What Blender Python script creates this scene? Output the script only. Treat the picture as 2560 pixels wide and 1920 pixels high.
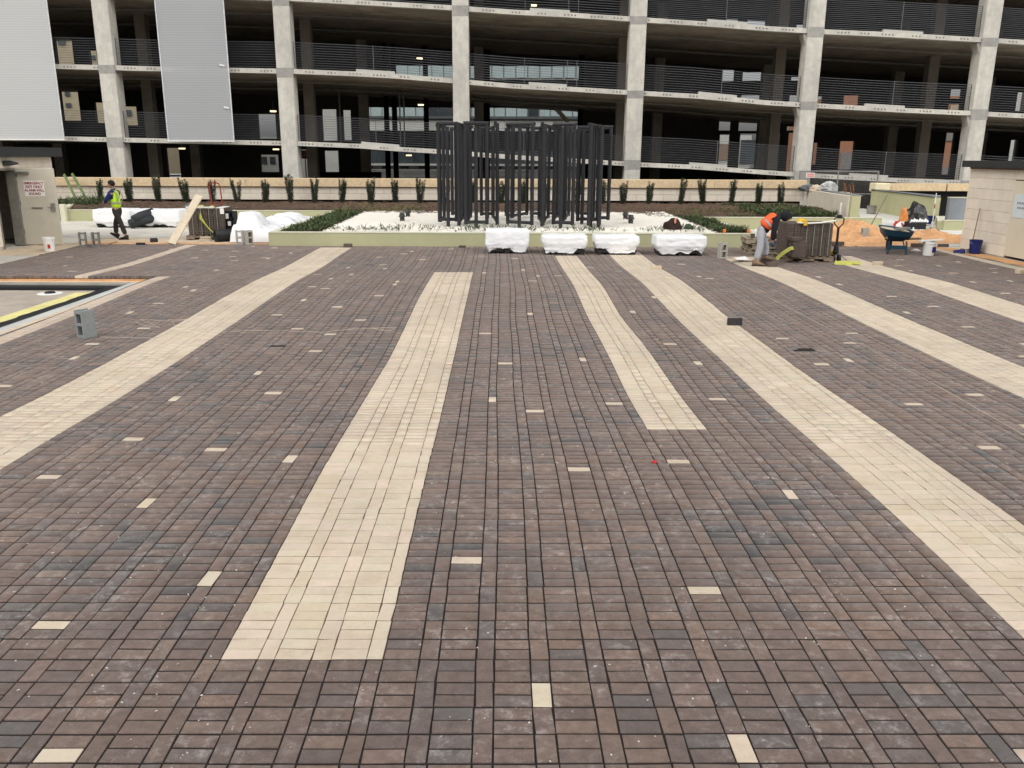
import bpy, bmesh, math, random
import numpy as np
from mathutils import Vector, Matrix, noise

for o in list(bpy.data.objects):
    bpy.data.objects.remove(o)
sc = bpy.context.scene
col = sc.collection
R = math.radians

# ---------------------------------------------------------------- camera
F, CX, CY, H = 2100.0, 1262.0, 960.0, 2.638
PITCH, YAW, ROLL = R(15.19), R(0.32), R(0.23)
cam_d = bpy.data.cameras.new('camera')
cam = bpy.data.objects.new('camera', cam_d)
col.objects.link(cam)
cam_d.sensor_width = 36
cam_d.lens = F / 2560 * 36
cam_d.shift_x = (1280 - CX) / 2560
cam_d.clip_start = 0.05
cam_d.clip_end = 1500
cam.rotation_euler = (Matrix.Rotation(-YAW, 3, 'Z') @ Matrix.Rotation(R(90) - PITCH, 3, 'X') @ Matrix.Rotation(ROLL, 3, 'Z')).to_euler()
cam.location = (0, 0, H)
sc.camera = cam

# ---------------------------------------------------------------- sky and sun
SUN_EL, SUN_AZ = R(43), R(127)      # azimuth from +Y towards -X
w = bpy.data.worlds.new('World')
sc.world = w
w.use_nodes = True
nt = w.node_tree
nt.nodes.clear()
sky = nt.nodes.new('ShaderNodeTexSky')
sky.sky_type = 'NISHITA'
sky.sun_disc = False
sky.sun_elevation = SUN_EL
sky.sun_rotation = SUN_AZ
sky.air_density = 1.0
sky.dust_density = 4.0
hs = nt.nodes.new('ShaderNodeHueSaturation')
hs.inputs['Saturation'].default_value = 0.16
bg = nt.nodes.new('ShaderNodeBackground')
bg.inputs['Strength'].default_value = 0.09
wo = nt.nodes.new('ShaderNodeOutputWorld')
nt.links.new(sky.outputs[0], hs.inputs['Color'])
nt.links.new(hs.outputs[0], bg.inputs['Color'])
nt.links.new(bg.outputs[0], wo.inputs['Surface'])
sd = bpy.data.lights.new('sun', 'SUN')
sd.energy = 1.5
sd.angle = R(42)
sd.color = (1.0, 0.975, 0.94)
so = bpy.data.objects.new('sun', sd)
col.objects.link(so)
sv = Vector((-math.sin(SUN_AZ) * math.cos(SUN_EL), math.cos(SUN_AZ) * math.cos(SUN_EL) , math.sin(SUN_EL)))
so.rotation_euler = sv.to_track_quat('Z', 'Y').to_euler()
so.location = (0, 0, 30)
vs = sc.view_settings
vs.view_transform = 'Standard'
vs.look = 'None'
vs.exposure = 0.74
vs.gamma = 1
vs.use_curve_mapping = False
sc.render.engine = 'CYCLES'
sc.cycles.max_bounces = 6
sc.cycles.diffuse_bounces = 4
sc.cycles.use_denoising = True

# ---------------------------------------------------------------- photo geometry -> world
CM = cam.rotation_euler.to_matrix()
def ray(px, py):
    return CM @ Vector(((px - CX) / F, -(py - CY) / F, -1.0))
def vp(px, py, Y):
    d = ray(px, py); t = Y / d.y
    return Vector((d.x * t, Y, H + d.z * t))
PY = [-50, 0, 4, 5.9, 7.45, 9.3, 11.4, 13.8, 15.4, 17.7, 20.9, 24.5, 60]
PZ = [0, 0, 0, .015, .01, -.015, -.025, 0, .04, .08, .012, .055, .055]
def zf(y):
    y = np.asarray(y, float)
    s = 0
    for d in (-.7, -.35, 0, .35, .7):
        s = s + np.interp(y + d, PY, PZ)
    return s / 5
def gp(px, py, z=None):
    zz = 0.03 if z is None else z
    for _ in range(6):
        d = ray(px, py); t = (zz - H) / d.z
        p = Vector((d.x * t, d.y * t, zz))
        if z is not None: break
        zz = float(zf(p.y))
    return p

# ---------------------------------------------------------------- materials
MATS = {}
def mat(name, c, rough=.8, var=.18, scale=6, bump=.0, bscale=60, spec=.3, metal=0, c2=None, stain=0, emit=0, trans=0):
    if name in MATS: return MATS[name]
    m = bpy.data.materials.new(name); m.use_nodes = True
    n = m.node_tree.nodes; l = m.node_tree.links
    b = n['Principled BSDF']
    b.inputs['Roughness'].default_value = rough
    b.inputs['Metallic'].default_value = metal
    b.inputs['Specular IOR Level'].default_value = spec
    geo = n.new('ShaderNodeNewGeometry')
    nz = n.new('ShaderNodeTexNoise'); nz.inputs['Scale'].default_value = scale
    nz.inputs['Detail'].default_value = 7; nz.inputs['Roughness'].default_value = .65
    l.new(geo.outputs['Position'], nz.inputs['Vector'])
    cr = n.new('ShaderNodeValToRGB')
    lo = c2 if c2 else tuple(x * (1 - var) for x in c)
    hi = c if c2 else tuple(min(1, x * (1 + var)) for x in c)
    cr.color_ramp.elements[0].position = .32; cr.color_ramp.elements[0].color = (*lo, 1)
    cr.color_ramp.elements[1].position = .68; cr.color_ramp.elements[1].color = (*hi, 1)
    l.new(nz.outputs['Fac'], cr.inputs['Fac'])
    out = cr.outputs[0]
    if stain:
        n2 = n.new('ShaderNodeTexNoise'); n2.inputs['Scale'].default_value = scale * .22; n2.inputs['Detail'].default_value = 9
        n2.inputs['Roughness'].default_value = .75
        mp = n.new('ShaderNodeMapping'); mp.inputs['Scale'].default_value = (1, 1, .45)
        l.new(geo.outputs['Position'], mp.inputs['Vector']); l.new(mp.outputs[0], n2.inputs['Vector'])
        r2 = n.new('ShaderNodeValToRGB')
        r2.color_ramp.elements[0].position = .42; r2.color_ramp.elements[0].color = (1 - stain, 1 - stain, 1 - stain * .9, 1)
        r2.color_ramp.elements[1].position = .6; r2.color_ramp.elements[1].color = (1, 1, 1, 1)
        l.new(n2.outputs['Fac'], r2.inputs['Fac'])
        mx = n.new('ShaderNodeMix'); mx.data_type = 'RGBA'; mx.blend_type = 'MULTIPLY'; mx.inputs[0].default_value = 1
        l.new(out, mx.inputs[6]); l.new(r2.outputs[0], mx.inputs[7]); out = mx.outputs[2]
    l.new(out, b.inputs['Base Color'])
    if bump:
        n3 = n.new('ShaderNodeTexNoise'); n3.inputs['Scale'].default_value = bscale; n3.inputs['Detail'].default_value = 5
        l.new(geo.outputs['Position'], n3.inputs['Vector'])
        bp = n.new('ShaderNodeBump'); bp.inputs['Strength'].default_value = bump; bp.inputs['Distance'].default_value = .02
        l.new(n3.outputs['Fac'], bp.inputs['Height']); l.new(bp.outputs[0], b.inputs['Normal'])
    if emit:
        b.inputs['Emission Color'].default_value = (*c, 1); b.inputs['Emission Strength'].default_value = emit
    if trans:
        b.inputs['Alpha'].default_value = 1 - trans
    MATS[name] = m
    return m

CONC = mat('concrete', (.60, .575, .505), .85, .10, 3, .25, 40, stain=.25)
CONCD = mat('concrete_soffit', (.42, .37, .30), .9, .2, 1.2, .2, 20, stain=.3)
CONCF = mat('concrete_walk', (.60, .57, .50), .85, .12, 1.5, .15, 60, stain=.12)
GREYC = mat('grey_block', (.20, .20, .18), .9, .15, 20, .4, 120)
BLOCK = mat('limestone_block', (.76, .69, .58), .85, .06, 3, .12, 90, stain=.05)
BLOCK2 = mat('limestone_block_pink', (.72, .65, .545), .85, .06, 3, .12, 90, stain=.05)
MORT = mat('mortar', (.50, .43, .355), .9)
CAP = mat('sandstone_cap', (.66, .51, .32), .85, .14, 7, .3, 80, stain=.12)
OLIVE = mat('olive_coating', (.43, .42, .25), .7, .06, 1.5, .05, 40, stain=.08)
FASC = mat('dark_fascia', (.035, .038, .04), .5, .1)
DARK = mat('charcoal_steel', (.022, .0225, .026), .42, .15, 8, spec=.35)
CABLE = mat('galvanised_cable', (.115, .12, .13), .45, .1, spec=.5)
BLACK = mat('black_rubber', (.012, .013, .015), .6, .2)
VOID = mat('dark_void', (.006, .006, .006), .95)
WRAP = mat('white_plastic_wrap', (.84, .85, .86), .38, .03, 3, .35, 9, spec=.5)
WRAPG = mat('grey_plastic_edge', (.42, .41, .39), .3, .3, 12, .5, 20, spec=.5)
SAND = mat('orange_sand', (.74, .43, .22), .95, scale=7, bump=.6, bscale=40, c2=(.58, .31, .14), stain=.2)
SANDL = mat('pale_sand', (.62, .50, .36), .95, .12, 6, .2, 60, stain=.15)
MULCH = mat('brown_mulch', (.11, .07, .047), .95, .45, 22, .9, 70, stain=.2)
GRAVEL = mat('white_gravel', (.82, .78, .70), .9, .08, 30, .25, 60)
LEAF = mat('leaf_green', (.11, .14, .055), .7, c2=(.025, .045, .018), scale=7)
LEAFY = mat('leaf_yellow', (.16, .16, .06), .75, .4, 9)
YEW = mat('shrub_dark', (.075, .095, .06), .7, c2=(.028, .04, .024), scale=14)
STEM = mat('stem_brown', (.07, .05, .03), .9)
WOOD = mat('pale_plank', (.54, .46, .34), .8, .12, 4, .1, 60)
WOODG = mat('grey_pallet_wood', (.23, .18, .13), .9, .3, 6, .3, 60)
BRICKD = mat('stacked_paver', (.10, .077, .063), .9, .25, 9, .2, 80)
LIME = mat('lime_strap', (.42, .42, .09), .7)
YELL = mat('yellow_plastic', (.72, .43, .02), .5)
WHITE = mat('white_paint', (.78, .77, .73), .5, .04)
CREAM = mat('cream_door', (.56, .52, .42), .55, .05, 2, .04, 20, stain=.06)
SCREEN = mat('grey_screen_fabric', (.47, .485, .495), .55, .03, .6, spec=.3)
SCREEN2 = mat('pale_screen_fabric', (.56, .57, .555), .55, .03, .6, spec=.3)
REDM = mat('red_metal', (.24, .03, .025), .45)
REDT = mat('red_print', (.30, .015, .02), .6, .05)
BLUEB = mat('blue_plastic', (.012, .02, .12), .45, .15)
TEAL = mat('blue_barrow_paint', (.012, .05, .085), .45, .25, 10)
GREENL = mat('green_fibreglass', (.10, .16, .03), .5)
GLASS = mat('pale_glass', (.36, .44, .44), .15, .12, .5, spec=.6)
GLASSD = mat('dark_glass', (.05, .06, .065), .12, .3, .5, spec=.7)
PANEL = mat('grey_wall_panel', (.40, .40, .37), .7, .08, 1)
BRICKO = mat('orange_brick_wall', (.27, .13, .075), .85, .1, 5)
YBLD = mat('yellow_render', (.33, .28, .19), .8, .1, 2)
MUL = mat('mullion', (.09, .10, .10), .5)
LAMP = mat('lamp_glow', (1, .80, .45), emit=1.6)
GREYP = mat('grey_zinc_panel', (.25, .27, .29), .5, .12, 2, stain=.2)
METAL = mat('dull_metal', (.30, .29, .27), .4, .2, 8, metal=.6, spec=.5)

# ---------------------------------------------------------------- mesh helpers
def wloc(o):
    v = Vector((0, 0, 0))
    while o: v += Vector(o.location); o = o.parent
    return v
class MB:
    def __init__(s): s.v = []; s.f = []
    def add(s, vs, fs):
        n = len(s.v); s.v += [tuple(v) for v in vs]; s.f += [tuple(i + n for i in f) for f in fs]; return s
    def box(s, x0, x1, y0, y1, z0, z1):
        return s.add([(x0, y0, z0), (x1, y0, z0), (x1, y1, z0), (x0, y1, z0), (x0, y0, z1), (x1, y0, z1), (x1, y1, z1), (x0, y1, z1)],
                     [(3, 2, 1, 0), (4, 5, 6, 7), (0, 1, 5, 4), (1, 2, 6, 5), (2, 3, 7, 6), (3, 0, 4, 7)])
    def cbox(s, x0, x1, y0, y1, z0, z1, c=.01):
        # box with chamfered edges
        b = bmesh.new()
        bmesh.ops.create_cube(b, size=1)
        for v in b.verts:
            v.co = Vector((x0 + (v.co.x + .5) * (x1 - x0), y0 + (v.co.y + .5) * (y1 - y0), z0 + (v.co.z + .5) * (z1 - z0)))
        bmesh.ops.bevel(b, geom=list(b.edges), offset=c, segments=1, affect='EDGES', profile=.5)
        b.verts.index_update()
        s.add([v.co[:] for v in b.verts], [[v.index for v in f.verts] for f in b.faces]); b.free(); return s
    def obox(s, a, b, wd, th, up=(0, 0, 1)):
        a = Vector(a); b = Vector(b); d = (b - a).normalized(); u = Vector(up)
        sd_ = d.cross(u)
        if sd_.length < 1e-4: sd_ = d.cross(Vector((1, 0, 0)))
        sd_.normalize(); u2 = sd_.cross(d).normalized()
        p = []
        for q in (a, b):
            for i, j in ((-1, -1), (1, -1), (1, 1), (-1, 1)): p.append(q + sd_ * (wd / 2 * i) + u2 * (th / 2 * j))
        return s.add(p, [(3, 2, 1, 0), (4, 5, 6, 7), (0, 1, 5, 4), (1, 2, 6, 5), (2, 3, 7, 6), (3, 0, 4, 7)])
    def tube(s, pts, r, n=8, caps=True):
        pts = [Vector(p) for p in pts]
        if not isinstance(r, (list, tuple)): r = [r] * len(pts)
        rings = []
        vs = []; fs = []
        ref = None
        for i, p in enumerate(pts):
            d = (pts[min(i + 1, len(pts) - 1)] - pts[max(i - 1, 0)]).normalized()
            if ref is None:
                ref = d.cross(Vector((0, 0, 1)))
                if ref.length < 1e-3: ref = Vector((1, 0, 0))
            u = (ref - d * ref.dot(d)).normalized(); ref = u; v = d.cross(u)
            for k in range(n):
                a = 2 * math.pi * (k + .5) / n
                vs.append(p + (u * math.cos(a) + v * math.sin(a)) * r[i])
        for i in range(len(pts) - 1):
            for k in range(n):
                fs.append((i * n + k, i * n + (k + 1) % n, (i + 1) * n + (k + 1) % n, (i + 1) * n + k))
        if caps:
            fs.append(tuple(range(n - 1, -1, -1))); fs.append(tuple((len(pts) - 1) * n + k for k in range(n)))
        return s.add(vs, fs)
    def lathe(s, cx, cy, prof, n=16, caps=True):
        vs = []; fs = []
        for r, z in prof:
            for k in range(n):
                a = 2 * math.pi * k / n; vs.append((cx + r * math.cos(a), cy + r * math.sin(a), z))
        for i in range(len(prof) - 1):
            for k in range(n): fs.append((i * n + k, i * n + (k + 1) % n, (i + 1) * n + (k + 1) % n, (i + 1) * n + k))
        if caps:
            fs.append(tuple(range(n - 1, -1, -1))); fs.append(tuple((len(prof) - 1) * n + k for k in range(n)))
        return s.add(vs, fs)
    def build(s, name, m, parent=None, smooth=False, loc=None):
        me = bpy.data.meshes.new(name)
        off = wloc(parent) if parent else Vector((0, 0, 0))
        if loc is not None: off = Vector(loc)
        me.from_pydata([(v[0] - off.x, v[1] - off.y, v[2] - off.z) for v in s.v], [], s.f)
        me.materials.append(m)
        if smooth: me.polygons.foreach_set('use_smooth', [True] * len(me.polygons))
        me.update()
        o = bpy.data.objects.new(name, me); col.objects.link(o)
        if parent: o.parent = parent
        elif loc is not None: o.location = off
        return o
def tag(o, label, cat, group=None):
    o['label'] = label; o['category'] = cat
    if group: o['group'] = group
    return o
def struct(o): o['kind'] = 'structure'; return o
def stuff(o): o['kind'] = 'stuff'; return o
def thing(name, label, cat, loc=(0, 0, 0), group=None):
    o = bpy.data.objects.new(name, None); col.objects.link(o); o.location = loc
    o.empty_display_size = .2
    return tag(o, label, cat, group)
def copy_tree(o, parent=None):
    c = o.copy(); col.objects.link(c); c.parent = parent
    for ch in list(o.children): copy_tree(ch, c)
    return c
def text_mesh(body, size, m, name, parent, loc, rot, extr=.002, spacing=1.0):
    cu = bpy.data.curves.new('t', 'FONT'); cu.body = body; cu.size = size; cu.extrude = extr
    cu.align_x = 'CENTER'; cu.align_y = 'CENTER'; cu.space_line = spacing; cu.offset = size * .03
    t = bpy.data.objects.new('t', cu); col.objects.link(t)
    me = bpy.data.meshes.new_from_object(t.evaluated_get(bpy.context.evaluated_depsgraph_get()))
    bpy.data.objects.remove(t)
    me.materials.clear(); me.materials.append(m)
    o = bpy.data.objects.new(name, me); col.objects.link(o)
    o.parent = parent; o.location = Vector(loc) - wloc(parent); o.rotation_euler = rot
    return o
rnd = random.Random(7)
rng = np.random.default_rng(11)
# ================================================================ GROUND
def sheet(name, x0, x1, y0, y1, z, m, nx=1, ny=1, fn=None):
    xs = np.linspace(x0, x1, nx + 1); ys = np.linspace(y0, y1, ny + 1)
    b = MB(); vs = []
    for y in ys:
        for x in xs: vs.append((x, y, z + (fn(x, y) if fn else 0)))
    fs = [(j * (nx + 1) + i, j * (nx + 1) + i + 1, (j + 1) * (nx + 1) + i + 1, (j + 1) * (nx + 1) + i) for j in range(ny) for i in range(nx)]
    b.add(vs, fs)
    return b.build(name, m, smooth=bool(fn))
ASPH = mat('asphalt', (.06, .06, .058), .9, .2, 4)
g = struct(sheet('ground', -600, 600, -300, 900, -.30, ASPH))
g = struct(MB().box(-60, 60, 25.62, 41.5, -.28, .045).build('concrete_walk', CONCF))
g = struct(MB().box(-60, -12.34, -8, 25.60, -.27, .03).build('concrete_apron', CONCF))
g = struct(MB().box(12.90, 60, -8, 25.60, -.27, .03).build('concrete_apron', CONCF))
JOINT = mat('joint_sand', (.018, .014, .012), .95, .3, 30)  # sand coloured near-black, so it also carries the shadow inside the joints
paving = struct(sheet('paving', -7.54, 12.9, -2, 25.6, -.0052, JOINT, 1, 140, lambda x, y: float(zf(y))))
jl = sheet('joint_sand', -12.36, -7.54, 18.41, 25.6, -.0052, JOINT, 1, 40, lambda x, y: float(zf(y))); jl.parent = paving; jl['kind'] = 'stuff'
JT = mat('tan_joint_sand', (.09, .065, .045), .95, .2, 40)
for i_, (xa_, xb_, ya_, yb__) in enumerate(((-5.222, -4.322, 4.5, 24.6), (-1.522, -.622, 4.0, 19.4), (1.478, 2.078, 8.0, 22.8), (2.978, 3.878, 2, 23.8), (5.978, 6.878, 5, 22.8), (8.678, 9.578, 8, 23.0), (-9.322, -9.022, 18.5, 25.2), (-7.522, -7.222, 6, 18.4))):
    q_ = sheet('joint_sand', xa_ + .01, xb_ - .01, ya_ + .01, yb__ - .01, -.0046, JT, 1, 140, lambda x, y: float(zf(y))); q_.parent = paving; q_['kind'] = 'stuff'

# ---------------------------------------------------------------- pavers
X0, PX = -.022, .3
K0, K1 = -41, 43              # periods
Y0, PYR = 4.003, .2
J0, J1 = -25, 107
JG = .0026
NB = 2 * (K1 - K0) + 2; NR = J1 - J0 + 2
def smooth_noise(sh, sx, sy, amp, seed):
    r = np.random.default_rng(seed); a = r.normal(size=sh)
    for ax, k in ((0, sx), (1, sy)):
        if k > 1:
            ker = np.hanning(k + 2)[1:-1]; ker /= np.sqrt((ker ** 2).sum())
            a = np.apply_along_axis(lambda m_: np.convolve(m_, ker, 'same'), ax, a)
    return a / a.std() * amp
Bx = smooth_noise((NB, NR), 3, 23, .0055, 1) + smooth_noise((NB, NR), 31, 31, .012, 2) + smooth_noise((NB, NR), 1, 1, .0010, 3)
By = smooth_noise((NB, NR), 21, 3, .0035, 4) + smooth_noise((NB, NR), 1, 1, .0012, 5)
STRIPS = [(-5.222, -4.322, -9, 24.6), (-1.522, -.622, 4.0, 19.42), (1.478, 2.078, 7.95, 22.9), (2.978, 3.878, -9, 23.8),
          (5.978, 6.878, -9, 22.8), (8.678, 9.578, -9, 23.0), (-9.322, -9.022, 18.4, 25.2), (-7.522, -7.222, -9, 18.45), (12.578, 12.9, -9, 26)]
TAN_PX = [(340,1095,0),(547,1122,0),(733,1146,1),(121,1188,0),(370,1254,1),(524,1445,1),(116,1563,0),(131,1895,0),(1443,1175,0),(1686,1158,0),
(1962,1240,1),(1174,1398,0),(1757,1480,0),(1360,1740,1),(1859,1879,1),(2441,1121,0),(2592,1897,0),(667,644,0),(800,686,0),(880,670,1),(884,687,1),
(834,697,1),(785,717,0),(817,722,0),(955,643,0),(967,662,0),(972,671,1),(1065,649,0),(1004,702,1),(995,711,1),(956,740,0),(767,749,1),(851,768,0),
(701,787,0),(913,799,0),(755,820,0),(837,836,0),(796,879,0),(654,932,1),(692,981,0),(1169,682,0),(1216,681,1),(1220,834,0),(1266,906,0),(1238,996,1),
(1024,635,0),(1038,629,1),(1064,649,0),(1289,646,0),(1309,674,1),(1344,689,1),(1331,702,0),(1392,689,0),(1330,785,1),(1456,897,1),(1338,1025,0),
(1534,1008,0),(1534,677,0),(1577,779,1),(1659,858,0),(1728,904,1),(1783,994,0),(1690,660,0),(1760,690,1),(1788,696,0),(1982,847,0),(2027,908,0),
(2148,901,1),(2147,831,0),(2145,856,0),(2244,1007,0),(2394,984,0),(2522,1062,1),(2057,691,1),(2119,712,1),(2245,740,0),(2354,767,0),(2287,782,1),
(2438,816,0),(2528,858,1),(2528,888,0),(2430,706,1),(2520,733,0),(2380,682,0),(2251,649,0),(2290,677,1),(2348,664,1),(2258,664,0),(2384,654,1),
(2478,671,0),(2480,680,1),(2540,702,1),(171,664,1),(197,678,0),(185,642,0),(532,674,1),(480,725,1),(459,715,1),(393,757,0),(322,780,1),(364,820,0),
(231,859,0),(194,890,1),(9,963,0),(443,994,1),(574,651,0),(524,625,0),(573,628,0),(569,641,0),(573,651,0),(621,615,1),(696,620,0),(727,632,1),
(668,645,1),(531,674,1),(458,716,1),(425,622,1),(479,645,0),(1130,622,0),(1200,640,0),(1420,650,1),(1480,668,0),(1620,700,0),(1650,745,1)]
GONE_PX = [(700,863,0),(935,662,0)]
tanset = {}
def cell(px, py, v):
    p = gp(px, py); k = math.floor((p.x - X0) / PX + (0 if v else .08)); j = math.floor((p.y - Y0) / PYR)
    if v: k = round((p.x - X0 - .25) / PX); return (k, j, 2)
    k = round((p.x - X0 - .10) / PX)
    return (k, j, 0 if (p.y - Y0) / PYR - j < .5 else 1)
for t in TAN_PX: tanset[cell(*t)] = 1
gone = {cell(*t) for t in GONE_PX}
hp = gp(1978, 871)
hk = round((hp.x - X0 - .1) / PX); hj = math.floor((hp.y - Y0) / PYR)
for q in ((hk, hj, 0), (hk, hj, 1), (hk, hj, 2)): gone.add(q)
Q = []       # x0,x1,y0,y1 corner set, key, tan
for k in range(K0, K1):
    for j in range(J0, J1):
        c = 2 * (k - K0); r = j - J0
        xc = X0 + PX * k; yc = Y0 + PYR * j
        if abs(xc) > .82 * (yc + 2.2) + 1.2 or yc < 1.2: continue
        if yc > 25.35: continue
        for t in (0, 1, 2):
            xm = xc + (.1 if t < 2 else .25)
            if xm > 12.9 or xm < -12.35: continue
            if xm < -7.522 and yc < 18.39: continue
            if (k, j, t) in gone: continue
            tan = (k, j, t) in tanset
            if not tan:
                for a, b_, ya, yb in STRIPS:
                    if a - .01 < xm < b_ + .01 and ya - .02 <= yc + .01 and yc + .19 <= yb + .02: tan = 2; break
            Q.append((k, j, t, int(tan), c, r, xm, yc))
Q = np.array(Q, float)
t = Q[:, 2].astype(int); c = Q[:, 4].astype(int); r = Q[:, 5].astype(int); isT = Q[:, 3] > 0
cL = np.where(t < 2, c, c + 1); cR = cL + 1
bxL = X0 + PX * Q[:, 0] + np.where(t < 2, 0, .2); bxR = X0 + PX * Q[:, 0] + np.where(t < 2, .2, .3)
xl = bxL + Bx[cL, r]; xr = bxR + Bx[cR, r]
ylo = Y0 + PYR * Q[:, 1] + np.where(t == 1, .1, 0); yhi = ylo + np.where(t == 2, .2, .1)
yb_l = ylo + By[cL, r + (t == 1) * 0] ; yb_r = ylo + By[cR, r]
yt_l = yhi + np.where(t == 0, By[cL, r], By[cL, r + 1]); yt_r = yhi + np.where(t == 0, By[cR, r], By[cR, r + 1])
yb_l = np.where(t == 1, ylo + By[cL, r], yb_l)
N = len(Q)
gx = np.where(Q[:, 3] == 2, .0028, .0048) + rng.uniform(-.0006, .0012, N); gy = np.where(Q[:, 3] == 2, .0036, .0062) + rng.uniform(-.0005, .001, N)
ex = np.where(Q[:, 3] == 2, .0004, .0014); gb = gy + np.where(t != 1, ex, 0); gt = gy + np.where(t != 0, ex, 0)
base = np.stack([np.stack([xl + gx, yb_l + gb], 1), np.stack([xr - gx, yb_r + gb], 1), np.stack([xr - gx, yt_r - gt], 1), np.stack([xl + gx, yt_l - gt], 1)], 1)  # N,4,2
base += rng.normal(0, .0005, base.shape)
zc = zf(base[:, :, 1]) + rng.normal(0, .0010, (N, 1)) + rng.normal(0, .0004, (N, 4))
cen = base.mean(1, keepdims=True)
CH = .0013
dirn = np.sign(base - cen)
ins = base - dirn * CH
V = np.concatenate([np.concatenate([base, zc[:, :, None] - .055], 2), np.concatenate([base, zc[:, :, None] - .0016], 2), np.concatenate([ins, zc[:, :, None]], 2)], 1)  # N,12,3
FT = np.array([(8, 9, 10, 11)] + [(4 + i, 4 + (i + 1) % 4, 8 + (i + 1) % 4, 8 + i) for i in range(4)] + [(i, (i + 1) % 4, 4 + (i + 1) % 4, 4 + i) for i in range(4)])
# colour of each paver
cl = smooth_noise((NB, NR), 9, 7, 1, 21)[c, r] * .35
u = .25 + rng.normal(0, 1, N) * .85 + cl
PAL = np.array([(.056, .057, .063), (.084, .073, .075), (.113, .083, .078), (.124, .087, .078), (.134, .096, .081), (.152, .102, .082)])
PT = np.array([-1.9, -1.25, -.4, .4, 1.2, 2.2])
tint = np.stack([np.interp(u, PT, PAL[:, i]) for i in range(3)], 1) * np.array((.97, .945, .90)) * rng.normal(1, .075, (N, 1))
flash = rng.random(N) < .007
tint[flash] = (.155, .115, .088)
TANC = np.array((.55, .47, .37))
ttint = TANC * rng.normal(1, .036, (N, 1)) * (1 + rng.normal(0, .012, (N, 3)))
ttint[rng.random(N) < .06] *= (.97, .94, .90)
tint = np.where(isT[:, None], ttint, tint)
single = Q[:, 3] == 1
border = (Q[:, 6] < -7.2) & isT
tint[border] = tint[border] * (.93, .90, .93)

def paver_material(name, tan):
    m = bpy.data.materials.new(name); m.use_nodes = True
    n = m.node_tree.nodes; l = m.node_tree.links; b = n['Principled BSDF']
    b.inputs['Roughness'].default_value = .78; b.inputs['Specular IOR Level'].default_value = .4
    b.inputs['Sheen Weight'].default_value = .05 if tan else .17; b.inputs['Sheen Roughness'].default_value = .6; b.inputs['Sheen Tint'].default_value = (1, .92, .84, 1)
    at = n.new('ShaderNodeAttribute'); at.attribute_name = 'tint'
    geo = n.new('ShaderNodeNewGeometry')
    def noi(sc_, det=6, ro=.6, mp=None):
        z = n.new('ShaderNodeTexNoise'); z.inputs['Scale'].default_value = sc_; z.inputs['Detail'].default_value = det; z.inputs['Roughness'].default_value = ro
        l.new(geo.outputs['Position'], z.inputs['Vector']); return z
    def ramp(fac, p0, c0, p1, c1):
        q = n.new('ShaderNodeValToRGB'); q.color_ramp.elements[0].position = p0; q.color_ramp.elements[0].color = (*c0, 1)
        q.color_ramp.elements[1].position = p1; q.color_ramp.elements[1].color = (*c1, 1); l.new(fac, q.inputs[0]); return q
    def mul(a, bb, mode='MULTIPLY', f=1.0, fs=None):
        x = n.new('ShaderNodeMix'); x.data_type = 'RGBA'; x.blend_type = mode; x.inputs[0].default_value = f
        l.new(a, x.inputs[6])
        if hasattr(bb, 'default_value') or hasattr(bb, 'links'): l.new(bb, x.inputs[7])
        else: x.inputs[7].default_value = (*bb, 1)
        if fs is not None: l.new(fs, x.inputs[0])
        return x.outputs[2]
    cur = at.outputs['Color']
    k = .06 if tan else .34
    a1 = ramp(noi(16, 8, .7).outputs['Fac'], .3, (1 - k,) * 3, .7, (1 + k, 1 + k * .95, 1 + k * .9))
    cur = mul(cur, a1.outputs[0])
    a2 = ramp(noi(170, 3, .6).outputs['Fac'], .3, (1 - k * .7,) * 3, .72, (1 + k * .7,) * 3)
    cur = mul(cur, a2.outputs[0])
    dust = ramp(noi(.55, 5, .65).outputs['Fac'], .34, (.90, .89, .88), .66, (1.10, 1.09, 1.07))
    cur = mul(cur, dust.outputs[0])
    if not tan:
        # chalky bloom and white droppings, blotchy
        big = ramp(noi(2.2, 4, .6).outputs['Fac'], .42, (0, 0, 0), .62, (1, 1, 1))
        fine = ramp(noi(13, 10, .78).outputs['Fac'], .50, (0, 0, 0), .68, (1, 1, 1))
        mm = n.new('ShaderNodeMath'); mm.operation = 'MULTIPLY'; l.new(big.outputs[0], mm.inputs[0]); l.new(fine.outputs[0], mm.inputs[1])
        m3 = n.new('ShaderNodeMath'); m3.operation = 'MULTIPLY'; m3.inputs[1].default_value = .5; l.new(mm.outputs[0], m3.inputs[0])
        cur = mul(cur, (.52, .49, .46), 'MIX', fs=m3.outputs[0])
        sp = ramp(noi(24, 3, .5).outputs['Fac'], .70, (0, 0, 0), .74, (1, 1, 1))
        m4 = n.new('ShaderNodeMath'); m4.operation = 'MULTIPLY'; l.new(sp.outputs[0], m4.inputs[0]); l.new(big.outputs[0], m4.inputs[1])
        cur = mul(cur, (.62, .60, .57), 'MIX', fs=m4.outputs[0])
    else:
        # slight grime
        gr = ramp(noi(3.0, 9, .75).outputs['Fac'], .38, (.92, .90, .87), .50, (1, 1, 1))
        cur = mul(cur, gr.outputs[0])
        sp = ramp(noi(45, 2, .5).outputs['Fac'], .22, (.45, .40, .34), .27, (1, 1, 1))
        cur = mul(cur, sp.outputs[0])
    l.new(cur, b.inputs['Base Color'])
    bn = noi(220, 4, .6); bp = n.new('ShaderNodeBump'); bp.inputs['Strength'].default_value = .35; bp.inputs['Distance'].default_value = .004
    l.new(bn.outputs['Fac'], bp.inputs['Height']); l.new(bp.outputs[0], b.inputs['Normal'])
    rr = ramp(noi(9, 5).outputs['Fac'], .3, (.62,) * 3, .7, (.9,) * 3); l.new(rr.outputs[0], b.inputs['Roughness'])
    return m
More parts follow.
